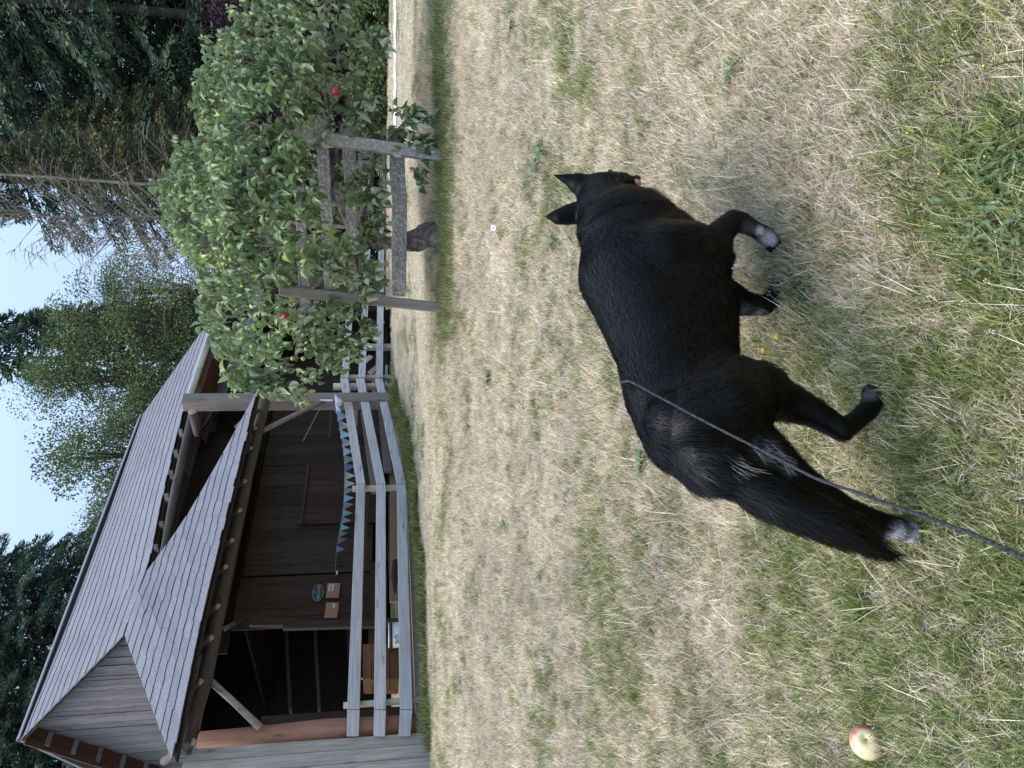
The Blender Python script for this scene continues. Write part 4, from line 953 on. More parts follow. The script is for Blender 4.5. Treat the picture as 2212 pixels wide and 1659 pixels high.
def broad_meshes(name, H, R, seed, blobs, per, mt, L=.11, Wd=.035, lowf=.15, stems=1, tw=.14, bark=None, flatten=1.0):
    rng = np.random.RandomState(seed); rd = random.Random(seed); tr = MB(); br = MB(); Ps, As, Ls = [], [], []
    for s_ in range(stems):
        a = rd.uniform(0, 6.28); k = .0 if stems == 1 else .5
        tr.tube([Vector((k*math.cos(a)*f*R*.6, k*math.sin(a)*f*R*.6, f*H*.85)) for f in np.linspace(0, 1, 7)], [tw*(1-f*.9) for f in np.linspace(0, 1, 7)], 7, wob=.08)
    for b_ in range(blobs):
        f = lowf+(1-lowf)*rd.random(); az = rd.uniform(0, 6.28); rr_ = R*math.sqrt(max(.03, math.sin(math.pi*min(max((f-lowf)/(1-lowf), .0)*.86+.12, 1))))*math.sqrt(rd.random())
        c = np.array([rr_*math.cos(az)*flatten, rr_*math.sin(az), f*H]); rb_ = R*rd.uniform(.12, .40)
        br.tube([Vector((0, 0, f*H*.7)), Vector(c)*.5+Vector((0, 0, f*H*.42)), Vector(c)], [.03, .02, .006], 4, cap=False)
        n = int(per*rd.uniform(.6, 1.3)); d_ = rng.normal(0, 1, (n, 3)); d_ /= np.linalg.norm(d_, axis=1)[:, None]; p = c+d_*rb_*(rng.rand(n, 1)**.45)*np.array([1, 1, .7])
        Ps.append(p); As.append(d_+rng.normal(0, .7, (n, 3))); Ls.append(np.clip(rng.normal(.45, .2, n)+rd.uniform(-.2, .25), 0, 1))
    V, Fq, lv = sprigs(np.concatenate(Ps), np.concatenate(As), L, Wd, np.concatenate(Ls), rng, .35)
    t_o = mesh_obj('tmp', tr.v, tr.f, bark or m_bk, None, True); b_o = mesh_obj('tmp', br.v, br.f, bark or m_bk); c_o = np_obj('tmp', V, Fq, mt); attr(c_o, 'lv', lv)
    out = [t_o.data, b_o.data, c_o.data]
    for o in (t_o, b_o, c_o): bpy.data.objects.remove(o)
    return out
def snag_meshes(H, seed, nb, R=1.6, lean=.0, tw=.08, up=-.2):
    rd = random.Random(seed); tr = MB().tube([Vector((lean*z*H+.05*math.sin(z*9+seed), .04*math.cos(z*7), z*H)) for z in np.linspace(0, 1, 12)], [tw*(1-.9*z) for z in np.linspace(0, 1, 12)], 7, wob=.06); br = MB()
    for k in range(nb):
        f = rd.uniform(.25, .98); z = f*H; r = R*(1-f*.75)*rd.uniform(.3, 1.1); az = rd.uniform(0, 6.28); o = Vector((math.cos(az), math.sin(az), 0)); b0 = Vector((lean*z, 0, z))
        rk = .6 if up > 0 else 1
        pts = [b0+o*r*s+Vector((0, 0, up*r*s+.25*r*s*s*(1 if up < 0 else 0)))+Vector((rd.gauss(0, .05), rd.gauss(0, .05), rd.gauss(0, .05)))*s for s in (0, .3, .6, 1)]; br.tube(pts, [.022*rk, .016*rk, .010*rk, .004*rk], 4, cap=False)
        for q in range(4):
            s = rd.uniform(.3, 1); p = pts[1].lerp(pts[3], s); dr = (o+Vector((rd.gauss(0, .7), rd.gauss(0, .7), rd.gauss(0, .4)))).normalized(); br.tube([p, p+dr*r*.18, p+dr*r*.34+Vector((0, 0, -.05))], [.008, .006, .003], 3, cap=False)
    t_o = mesh_obj('tmp', tr.v, tr.f, m_bkg, None, True); b_o = mesh_obj('tmp', br.v, br.f, m_bkg); out = [t_o.data, b_o.data, None]
    for o in (t_o, b_o): bpy.data.objects.remove(o)
    return out
def plant(meshes, Y, zc, label, name, cat='tree', group=None, s=1.0, rz=None, base=None, names=('trunk', 'branches', 'crown'), dz=0):
    p = atz(843, Y, zc); g = float(GZ(p.x, p.y))+EYE+dz; root = thing(name, label, cat, (p.x, p.y, g), group); root.rotation_euler[2] = random.uniform(0, 6.28) if rz is None else rz; root.scale = (s, s, s)
    for me, nm in zip(meshes, names):
        if me is None: continue
        o = bpy.data.objects.new(nm, me); COL.objects.link(o); o.parent = root
        if nm in ('branches', 'twigs'): o['kind'] = 'stuff'
    return root
fir = [conifer_meshes('fir', 25, 5.2, 1, 180, 560, .55, m_fir, L=.22, Wd=.026), conifer_meshes('fir', 24, 4.6, 2, 170, 520, .8, m_fir, L=.22, Wd=.026), conifer_meshes('fir', 22, 4.4, 3, 150, 520, .45, m_fir, L=.22, Wd=.026)]
ced = conifer_meshes('cedar', 11.2, 3.0, 4, 120, 240, .35, m_ced, L=.15, Wd=.022, bare=.12)
thin = conifer_meshes('thin', 17.5, 2.8, 6, 85, 170, .55, m_fir, bare=.35, bark=m_bkg, tw=.13)
br1 = broad_meshes('b1', 12.6, 3.4, 7, 125, 290, m_dec, L=.085, Wd=.028); br2 = broad_meshes('b2', 10.6, 3.3, 8, 110, 290, m_dec, L=.085, Wd=.028, stems=3); br3 = broad_meshes('b3', 9.2, 2.8, 9, 95, 270, m_dec, L=.085, Wd=.028, stems=2)
sn1, sn2, sn3 = snag_meshes(15, 11, 42, 1.2), snag_meshes(11, 12, 30, 1.1), snag_meshes(12, 13, 26, 1.0)
mst = snag_meshes(8.5, 14, 120, 2.6, up=.9, tw=.05)
random.seed(42)
plant(conifer_meshes('fir', 26, 4.8, 31, 120, 300, .7, m_fir, L=.22, Wd=.026, bare=.32, tw=.17), 62, 22.5, 'fir with a thick bare grey trunk showing behind the purple bushes', 'fir_tree', group='tall firs behind the barn and field', rz=0)
G1 = 'tall firs behind the barn and field'
for Y, zc, k, s, lab, rz in ((40, 24, 0, 1.05, 'huge dark fir at the end of the woods farthest from the barn', 0), (150, 27, 1, 1.1, 'drooping fir next to the one farthest from the barn', 1), (250, 25, 0, .95, 'dense dark fir between the purple bushes and the rusty cedar', 2.2), (345, 30, 1, 1.0, 'drooping fir behind the rusty cedar, its boughs hanging into the sky', 3), (430, 33, 2, 1.15, 'farther fir behind the pale leafless snag', 4),
        (-60, 25, 1, 1.1, 'dark fir out past the last purple bush', .5), (1275, 27, 0, .92, 'dark ragged fir rising behind the middle of the barn ridge', 1.2), (1340, 25, 2, .86, 'drooping dark fir behind the near half of the barn roof', 2), (1500, 24, 0, .84, 'dense fir behind the barn gable', 5), (1590, 25, 2, .95, 'broad dark fir just behind the gable peak', 2.6), (1450, 28, 0, .95, 'tall fir deep behind the middle of the ridge', 4.1), (1200, 29, 1, .8, 'slim drooping fir where the dark trees meet the broadleaf row', 3.3), (1690, 23, 1, .9, 'dark fir past the gable on the wall side of the barn', .3)):
    plant(fir[k], Y, zc, lab, 'fir_tree', group=G1, s=s, rz=rz)
plant(ced, 385, 21, 'rusty brown and olive cedar behind the apple tree', 'cedar_tree', s=1.0); plant(ced, 300, 23, 'second olive cedar standing in front of the drooping firs', 'cedar_tree', s=.92)
plant(sn1, 418, 20, 'tall pale leafless snag with thin broken branches', 'dead_tree', names=('trunk', 'branches', 'x'), s=.95)
for Y, zc, s, lab in ((490, 18, 1.15, 'bare grey multi-stemmed tree between the pale snag and the open sky'), (535, 19, .95, 'smaller bare tree beside the sky gap')): plant(mst, Y, zc, lab, 'bare_tree', s=s)
plant(thin, 775, 26, 'thin fir with long bare leaning trunk behind the gutter end of the roof', 'thin_fir_tree', s=.98, rz=1); plant(thin, 700, 30, 'sparse fir behind the leaning trunk', 'thin_fir_tree', s=.80, rz=3)
plant(thin, 720, 27, 'sparse dark fir among the broadleaf trees', 'thin_fir_tree', s=.86, rz=4.4)
for m_, Y, zc, s, lab in ((br1, 640, 24, .70, 'light green broadleaf tree closest to the gutter'), (br2, 720, 23, .90, 'broad leafy tree in front of the thin fir'), (br1, 820, 24, .86, 'tallest light green broadleaf tree behind the barn roof'), (br2, 890, 26, .90, 'green broadleaf tree on the gable side of the tallest one'), (br3, 975, 24, 1.12, 'low olive broadleaf tree behind the middle of the roof'), (br2, 1070, 27, .95, 'low leafy tree between the broadleaf row and the dark firs'), (br3, 570, 22, .62, 'small leafy tree just on the barn side of the bare stems'), (br2, 590, 27, .55, 'low green tree under the sky gap'), (br1, 470, 25, .5, 'low leafy tree behind the crown of the apple tree'), (br2, 1150, 28, 1.0, 'low leafy tree hidden half behind the barn ridge')):
    plant(m_, Y, zc, lab, 'broadleaf_tree', group='broadleaf trees behind the barn', s=s)
for m_, Y, zc, s, lab in ((sn2, 670, 24, .88, 'slim bare snag on the apple tree side of the leaning fir trunk'), (sn3, 883, 26, .87, 'slim bare snag rising from the broadleaf trees'), (sn2, 985, 25, .90, 'bare pole with short twigs over the olive tree'), (sn3, 930, 26, .80, 'short bare pole between two broadleaf trees')):
    plant(m_, Y, zc, lab, 'dead_tree', names=('trunk', 'branches', 'x'), s=s)
pu = broad_meshes('p', 4.2, 2.4, 15, 60, 230, m_pur, L=.10, Wd=.03, lowf=.02, stems=4, tw=.05); pu2 = broad_meshes('p2', 2.8, 2.0, 16, 40, 230, m_pur, L=.10, Wd=.03, lowf=.02, stems=4, tw=.05)
for m_, Y, zc, s, lab in ((pu, 20, 18.5, .98, 'tall purple-leaved bush at the far end of the lawn, past its neighbour'), (pu, 140, 19, 1.0, 'tall dark purple-leaved bush showing over the apple tree crown'), (pu, 250, 20, .95, 'purple bush beside the first fence end'), (pu2, 80, 17.5, 1, 'lower purple bush where the pale path starts'), (pu2, 190, 17.8, 1.05, 'lower purple bush behind the cage post away from the barn'), (pu, -100, 19, 1, 'purple bush out at the picture margin'), (pu2, 300, 22.5, 1.1, 'purple bush behind the end of the rail fence'), (pu2, 400, 23, 1.1, 'dark bush deep behind the apple tree'), (pu2, 500, 23.5, 1.1, 'dark bush seen between fence and apple leaves'), (pu2, -10, 17.6, 1, 'low purple bush at the lawn end')):
    plant(m_, Y, zc, lab, 'purple_bush', 'bush', group='purple bushes along the far lawn', s=s, names=('stems', 'twigs', 'foliage'))
fern = broad_meshes('f', .75, .9, 17, 26, 120, m_dec, L=.10, Wd=.03, lowf=0, stems=1, tw=.02)
fern[1] = None
for Y, zc, s, lab in ((30, 16.2, .9, 'low green leafy plant under the purple bush at the far lawn end'), (95, 16.2, 1.1, 'low green leafy plant next to the outermost one under the purple bushes'), (170, 16.4, .9, 'middle low green plant of the row under the purple bushes'), (235, 16.6, 1.1, 'low green plant closest to the cage post and rail fence end'), (-40, 16.2, 1, 'low green plant at the outer margin beyond the purple bushes')):
    plant(fern, Y, zc, lab, 'green_plant', 'plant', group='low green plants along the far lawn edge', s=s, names=('stem', 'twigs', 'foliage'))
# woods behind everything, one mass
rng = np.random.RandomState(77); n = 26000; az = rng.uniform(-.75, .75, n); rad = rng.uniform(34, 44, n); hh_ = 6.5*rng.rand(n)**1.1
hh_ *= .55+.7*fbm(az*7+5, rad*0+2, 2)
P = np.stack([rad*np.sin(az), rad*np.cos(az), EYE+.2+hh_], -1); V, Fq, lv = sprigs(P, rng.normal(0, 1, (n, 3)), .55, .16, np.clip(rng.normal(.35, .2, n), 0, 1), rng, .4)
wd = np_obj('woods', V, Fq, m_fir); attr(wd, 'lv', lv); tag(wd, 'dim mass of woods closing the view far behind the trees', 'woods', kind='stuff')
# ============================================================ the dog: one continuous skin grown round a skeleton
def K(X, Y, zc, r): return (*atz(X, Y, zc), r)
CH = {  # chains run with the lie of the coat
 'back': [K(1332,486,2.20,.108), K(1352,540,2.12,.130), K(1358,592,2.05,.142), K(1394,670,1.95,.130), K(1428,760,1.84,.116), K(1444,850,1.74,.106), K(1474,940,1.66,.092), K(1528,1000,1.61,.070)],
 'belly': [K(1382,492,2.16,.095), K(1430,545,2.10,.124), K(1462,600,2.05,.140), K(1486,670,1.95,.130), K(1497,760,1.85,.112), K(1500,845,1.75,.094), K(1545,935,1.67,.086)],
 'head': [K(1340,402,2.40,.045), K(1322,412,2.37,.062), K(1298,426,2.32,.078), K(1308,456,2.26,.094), K(1330,484,2.20,.106)],
 'muzzle': [K(1370,393,2.50,.022), K(1356,399,2.45,.030), K(1332,410,2.38,.045)],
 'ruff': [K(1350,442,2.27,.060), K(1368,476,2.19,.080), K(1400,510,2.12,.10)],
 'ear_r': [K(1262,402,2.32,.040), K(1248,396,2.315,.034), K(1226,387,2.305,.018), K(1197,379,2.295,.004)],
 'ear_l': [K(1243,460,2.265,.034), K(1228,464,2.26,.033), K(1207,468,2.25,.026), K(1180,468,2.24,.006)],
 'fore_r': [K(1445,545,2.02,.095), K(1500,536,2.00,.068), K(1542,538,1.99,.043), K(1555,504,2.01,.038), K(1582,478,2.03,.032), K(1602,481,2.03,.030), K(1630,495,2.04,.0225), K(1655,510,2.05,.027), K(1668,520,2.05,.021)],
 'form': [K(1285,498,2.15,.050), K(1308,482,2.13,.068), K(1345,468,2.13,.075), K(1392,466,2.13,.066)],
 'blade': [K(1378,560,1.985,.070), K(1430,545,1.955,.078), K(1478,535,1.95,.066)],
 'haunch': [K(1452,900,1.60,.052), K(1500,905,1.585,.070), K(1560,880,1.59,.075)],
 'elbow': [K(1500,562,2.02,.078), K(1546,560,2.0,.040)],
 'fore_l': [K(1500,610,2.10,.085), K(1565,632,2.11,.044), K(1605,655,2.12,.037), K(1650,660,2.12,.030), K(1673,644,2.12,.026), K(1681,622,2.13,.028), K(1680,602,2.15,.021)],
 'hind_r': [K(1540,890,1.68,.110), K(1585,860,1.67,.098), K(1635,848,1.67,.074), K(1695,868,1.68,.048), K(1750,888,1.67,.036), K(1795,914,1.66,.029), K(1818,930,1.65,.026), K(1848,910,1.68,.0225), K(1877,884,1.71,.024), K(1885,864,1.74,.026), K(1882,848,1.76,.022)],
 'hind_l': [K(1560,965,1.64,.092), K(1640,990,1.62,.072), K(1730,1052,1.60,.047), K(1820,1104,1.60,.034), K(1885,1128,1.61,.029), K(1935,1140,1.62,.026), K(1962,1147,1.63,.027), K(1978,1154,1.64,.019)],
 'tail': [K(1530,1010,1.57,.058), K(1595,1040,1.54,.042), K(1660,1076,1.51,.044), K(1735,1108,1.49,.044), K(1805,1138,1.475,.038), K(1865,1168,1.47,.026), K(1905,1190,1.47,.011)],
}
KS = {'elbow': .04, 'form': .03, 'blade': .035, 'haunch': .05, 'back': .045, 'belly': .05, 'head': .03, 'muzzle': .015, 'ruff': .04, 'ear_r': .012, 'ear_l': .012, 'fore_r': .035, 'fore_l': .03, 'hind_r': .06, 'hind_l': .035, 'tail': .025}
def seg_sdf(P, a, b, ra, rb):
    ba = b-a; L2 = max(float(ba@ba), 1e-9); h = np.clip(((P-a)@ba)/L2, 0, 1)
    return np.linalg.norm(P-a-h[..., None]*ba, axis=-1)-(ra+(rb-ra)*h), h
def dog_sdf(P):
    d = None
    for nm, c in CH.items():
        dc = None
        for p, q in zip(c[:-1], c[1:]):
            s, _ = seg_sdf(P, np.array(p[:3]), np.array(q[:3]), p[3], q[3]); dc = s if dc is None else np.minimum(dc, s)
        if d is None: d = dc
        else:
            k = KS[nm]; h = np.clip(.5+.5*(d-dc)/k, 0, 1); d = d*(1-h)+dc*h-k*h*(1-h)
    return d
def surface_nets(f, lo, hi, step):
    ax = [np.arange(l, h, step) for l, h in zip(lo, hi)]; nx, ny, nz = map(len, ax)
    vals = np.empty((nx, ny, nz), np.float32); gy, gz = np.meshgrid(ax[1], ax[2], indexing='ij')
    for i in range(nx):
        P = np.stack([np.full_like(gy, ax[0][i]), gy, gz], -1); vals[i] = f(P)
    ins = vals < 0
    c = np.zeros((nx-1, ny-1, nz-1), np.int8)
    for a in (0, 1):
        for b_ in (0, 1):
            for e in (0, 1): c += ins[a:nx-1+a, b_:ny-1+b_, e:nz-1+e]
    act = (c > 0) & (c < 8); ids = -np.ones(act.shape, np.int32); ii = np.argwhere(act); ids[act] = np.arange(len(ii))
    acc = np.zeros((len(ii), 3)); cnt = np.zeros(len(ii))
    cor = [(a, b_, e) for a in (0, 1) for b_ in (0, 1) for e in (0, 1)]
    for p in cor:
        for ax_ in range(3):
            if p[ax_] == 0:
                q = list(p); q[ax_] = 1
                v0 = vals[ii[:, 0]+p[0], ii[:, 1]+p[1], ii[:, 2]+p[2]]; v1 = vals[ii[:, 0]+q[0], ii[:, 1]+q[1], ii[:, 2]+q[2]]
                m = (v0 < 0) != (v1 < 0); t_ = np.where(m, v0/(v0-v1+1e-12), 0)
                pt = np.array(p, float)+np.outer(t_, np.array(q, float)-np.array(p, float)); acc[m] += pt[m]; cnt[m] += 1
    V = (ii+acc/cnt[:, None])*step+np.array(lo); Fq = []
    for ax_ in range(3):
        o1, o2 = [k for k in range(3) if k != ax_]
        sl0 = [slice(1, -1)]*3; sl0[ax_] = slice(0, -1); sl1 = [slice(1, -1)]*3; sl1[ax_] = slice(1, None)
        A = ins[tuple(sl0)]; Bm = ins[tuple(sl1)]; ch = np.argwhere(A != Bm)
        if not len(ch): continue
        base = ch.copy(); base[:, o1] += 1; base[:, o2] += 1; dirn = A[tuple(ch.T)]
        def g(da, db):
            w = base.copy(); w[:, o1] -= da; w[:, o2] -= db; return ids[tuple(w.T)]
        q = np.stack([g(1, 1), g(0, 1), g(0, 0), g(1, 0)], -1)
        if ax_ == 1: dirn = ~dirn
        q[~dirn] = q[~dirn][:, ::-1]; Fq.append(q)
    Fq = np.concatenate(Fq); Fq = Fq[(Fq >= 0).all(1)]
    return V, Fq
allp = np.array([k for c in CH.values() for k in c]); lo = allp[:, :3].min(0)-.2; hi = allp[:, :3].max(0)+.2
lo = np.maximum(lo, (allp[:, :3]-allp[:, 3:4]).min(0)-.03); hi = np.minimum(hi, (allp[:, :3]+allp[:, 3:4]).max(0)+.03)
DV, DQ = surface_nets(dog_sdf, lo, hi, .0085)
# surface normal from the field
def grad(P, f, e=.004):
    g = np.stack([f(P+np.eye(3)[k]*e)-f(P-np.eye(3)[k]*e) for k in range(3)], -1); return g/np.maximum(np.linalg.norm(g, axis=1)[:, None], 1e-9)
DN = grad(DV, dog_sdf)
def flow(P):
    best = np.full(len(P), 9.); out = np.zeros((len(P), 3)); part = np.zeros(len(P), int); tt = np.zeros(len(P))
    for ci, (nm, c) in enumerate(CH.items()):
        for si, (p, q) in enumerate(zip(c[:-1], c[1:])):
            a, b_ = np.array(p[:3]), np.array(q[:3]); s, h = seg_sdf(P, a, b_, p[3], q[3]); m = s < best
            d_ = (b_-a)/np.linalg.norm(b_-a); best[m] = s[m]; out[m] = d_; part[m] = ci; tt[m] = (si+h[m])/(len(c)-1)
    return out, part, tt
names = list(CH)
# white markings: (X, Y, depth, radius m, amount)
MARK = [(1968,1150,1.63,.024,1.0), (1935,1150,1.60,.017,.75), (1662,518,2.03,.020,.65), (1640,497,2.02,.010,.8), (1612,492,2.02,.016,.15), (1640,680,2.10,.014,.30), (1690,642,2.10,.008,.9), (1612,668,2.09,.014,.15),
        (1572,985,1.53,.010,.35), (1655,975,1.55,.024,.20), (1700,1003,1.55,.016,.30), (1330,374,2.36,.018,.5), (1388,408,2.40,.02,.7), (1876,846,1.72,.02,.18), (1420,540,1.93,.020,.10), (1455,535,1.92,.018,.08)]
def whiteness(P):
    w = np.zeros(len(P))
    for X, Y, zc, r, a in MARK:
        c = np.array(atz(X, Y, zc)); w = np.maximum(w, a*np.clip(1.5-np.linalg.norm(P-c, axis=1)/r/1.3, 0, 1))
    return np.clip(w, 0, 1)
m_skin, t, b = mat('dog_coat', .5, .12)
wa = nd(t, 'ShaderNodeAttribute', attribute_name='white'); tc = nd(t, 'ShaderNodeTexCoord'); n1 = nd(t, 'ShaderNodeTexNoise', Scale=14.0, Detail=5.0); t.links.new(tc.outputs['Object'], n1.inputs['Vector'])
bk = ramp(t, n1.outputs['Fac'], [(.3, (.001, .001, .001)), (.7, (.003, .0026, .0026))])
t.links.new(mixc(t, wa.outputs['Fac'], bk, (.42, .41, .42)), b.inputs['Base Color'])
dog = thing('dog', 'large black dog with white hind paw walking away on a dark rope lead', 'dog', gpt(1740, 760))
body = np_obj('body', DV, DQ, m_skin, smooth=True); attr(body, 'white', whiteness(DV)); adopt(dog, body)
# coat
rng = np.random.RandomState(5)
tri = np.concatenate([DQ[:, [0, 1, 2]], DQ[:, [0, 2, 3]]]); A_ = DV[tri[:, 0]]; B_ = DV[tri[:, 1]]; C_ = DV[tri[:, 2]]
ar = np.linalg.norm(np.cross(B_-A_, C_-A_), axis=1); NH = 95000
ti = rng.choice(len(tri), NH, p=ar/ar.sum()); u = rng.rand(NH, 1); v = rng.rand(NH, 1); fl = (u+v > 1).ravel(); u[fl] = 1-u[fl]; v[fl] = 1-v[fl]
HP = A_[ti]+u*(B_[ti]-A_[ti])+v*(C_[ti]-A_[ti]); HN = grad(HP, dog_sdf); FLW, PART, TT = flow(HP)
LEN = {'elbow': .018, 'form': .034, 'blade': .022, 'haunch': .022, 'back': .026, 'belly': .024, 'head': .011, 'muzzle': .005, 'ruff': .036, 'ear_r': .004, 'ear_l': .004, 'fore_r': .010, 'fore_l': .010, 'hind_r': .014, 'hind_l': .014, 'tail': .050}
hl = np.array([LEN[n] for n in names])[PART]*rng.uniform(.6, 1.25, NH)
for nm in ('fore_r', 'fore_l', 'hind_r', 'hind_l'):
    k = PART == names.index(nm); hl[k] *= np.clip(1.7-1.5*TT[k], .45, 1.7)
k = (PART == names.index('back')) & (TT < .45); hl[k] *= 1.2
tan = FLW-HN*np.sum(FLW*HN, 1)[:, None]; tan /= np.maximum(np.linalg.norm(tan, axis=1)[:, None], 1e-6)
cl = np.stack([fbm(HP[:, 0]*22+HP[:, 2]*9+k*13, HP[:, 1]*22+HP[:, 2]*17+k*7, 3)-.5 for k in range(3)], -1)
tan = tan+cl*1.1+rng.normal(0, .16, (NH, 3)); tan -= HN*np.sum(tan*HN, 1)[:, None]; tan /= np.linalg.norm(tan, axis=1)[:, None]
tan[:, 2] -= .12
lift = rng.uniform(.18, .42, (NH, 1)); lift[PART == names.index('tail')] *= .8
d1 = tan+HN*lift; d2 = tan+HN*lift*.15; wdt = .00085*rng.uniform(.6, 1.3, (NH, 1)); sd = np.cross(tan, HN)+rng.normal(0, .25, (NH, 3)); sd /= np.linalg.norm(sd, axis=1)[:, None]
hl_ = hl[:, None]; p0 = HP-HN*.003; p1 = HP+d1*hl_*.5; p2 = p1+d2*hl_*.5
FV = np.stack([p0-sd*wdt, p0+sd*wdt, p1-sd*wdt*.8, p1+sd*wdt*.8, p2], 1).reshape(-1, 3); o5 = np.arange(NH)[:, None]*5
FF = np.concatenate([o5+np.array([0, 1, 3]), o5+np.array([0, 3, 2]), o5+np.array([2, 3, 4])])
m_fur, t, b = mat('fur_strands', .40, .22)
wa = nd(t, 'ShaderNodeAttribute', attribute_name='white'); ra = nd(t, 'ShaderNodeAttribute', attribute_name='rnd')
bk = ramp(t, ra.outputs['Fac'], [(0, (.001, .001, .0012)), (.7, (.003, .0027, .0027)), (1, (.012, .008, .006))])
t.links.new(mixc(t, wa.outputs['Fac'], bk, (.55, .54, .56)), b.inputs['Base Color'])
b.inputs['Sheen Weight'].default_value = .0; b.inputs['Sheen Tint'].default_value = (.6, .7, 1, 1)
fur = np_obj('fur', FV, FF, m_fur); wv = whiteness(HP); wv = np.where(rng.rand(NH) < wv*1.15, np.clip(wv*1.6, 0, 1), wv*.12)
attr(fur, 'white', np.repeat(wv, 5)); attr(fur, 'rnd', np.repeat(rng.rand(NH), 5)); adopt(dog, fur); fur['kind'] = 'stuff'
nrm_ = HN+tan*.10+cl*.28; nrm_ /= np.linalg.norm(nrm_, axis=1)[:, None]; fur.data.normals_split_custom_set_from_vertices([tuple(v_) for v_ in np.repeat(nrm_, 5, axis=0)])
# long white hairs beside the tail root
hm = MB()
for i in range(18):
    X, Y = 1575+random.uniform(-12, 10), 995+random.uniform(-10, 14); p = atz(X, Y, 1.525); q = atz(X+random.uniform(35, 95), Y+random.uniform(18, 42), 1.49)
    hm.tube([p, (p+q)/2+Vector((0, -.004, .006)), q], [.0004, .0003, .0001], 3)
for i in range(16):
    X, Y = 1650+random.uniform(-30, 40), 975+random.uniform(-15, 20); p = atz(X, Y, 1.545); q = atz(X+random.uniform(15, 45), Y+random.uniform(12, 40), 1.52)
    hm.tube([p, (p+q)/2, q], [.0004, .0003, .0001], 3)
m_whair = flat('pale_hair', (.5, .48, .46), .5, .4)
hm.build('feathering', m_whair, dog)['kind'] = 'stuff'
# tongue, nose, eyes, toes
m_tongue = flat('wet_tongue', (.62, .22, .25), .3, .5); m_wet = flat('wet_black', (.01, .01, .01), .25, .5)
MB().tube([atz(1366, 394, 2.44), atz(1376, 397, 2.45), atz(1384, 401, 2.45)], [.012, .016, .008], 8).build('tongue', m_tongue, dog, True)
MB().ball(atz(1376, 386, 2.52), .014, 10, 6).build('nose', m_wet, dog, True)
for X, Y, zc in ((1318, 372, 2.405), (1320, 420, 2.44)): MB().ball(atz(X, Y, zc), .010, 8, 6).build('eye', m_wet, dog, True)
m_claw = flat('claw_horn', (.04, .035, .03), .4, .4)
for X, Y, zc, dx, dy in ((1884,842,1.775,-4,-10), (1668,526,2.05,8,8), (1684,596,2.16,2,-10), (1988,1158,1.64,8,8)):
    for k in (-1.5, -.5, .5, 1.5):
        p = atz(X-dy*k*.75, Y+dx*k*.75, zc); q = atz(X-dy*k*.75+dx*.9, Y+dx*k*.75+dy*.9, zc+.004)
        MB().tube([p, q], [.0085, .006], 6).build('toe', m_skin, dog, True)
        MB().tube([q, q+(q-p)*.5+Vector((0, 0, -.003))], [.0032, .0008], 5).build('claw', m_claw, dog, True)
# rope lead, running from the dog's far side over its back towards the hand that holds it
m_rope, t, b = mat('braided_rope', .8, .3)
tc = nd(t, 'ShaderNodeTexCoord'); wv_ = nd(t, 'ShaderNodeTexNoise', Scale=260.0, Detail=2.0); t.links.new(tc.outputs['Object'], wv_.inputs['Vector'])
t.links.new(ramp(t, wv_.outputs['Fac'], [(.4, (.008, .010, .012)), (.62, (.045, .049, .053))]), b.inputs['Base Color'])
lead_px = [(1340,826,1.74), (1352,824,1.655), (1368,827,1.61), (1440,866,1.56), (1520,909,1.48), (1600,950,1.39), (1680,990,1.30), (1760,1032,1.21), (1850,1064,1.12), (1940,1096,1.03), (2030,1128,.95), (2110,1158,.88), (2212,1205,.80), (2330,1262,.72), (2420,1310,.66)]
lp = [atz(*q) for q in lead_px]; dense = []
for i in range(len(lp)-1):
    for k in range(8):
        f = k/8; a_, b1, c1, d1_ = lp[max(i-1, 0)], lp[i], lp[i+1], lp[min(i+2, len(lp)-1)]
        dense.append(.5*((2*b1)+(c1-a_)*f+(2*a_-5*b1+4*c1-d1_)*f*f+(3*b1-a_-3*c1+d1_)*f**3))
dense.append(lp[-1])
rl = [.0029*(1+.12*math.sin(i*2.1)) for i in range(len(dense))]
lead = MB().tube(dense, rl, 7).build('lead', m_rope, None, True)
tag(lead, 'dark braided rope lead running from the black dog back to the camera', 'dog lead')
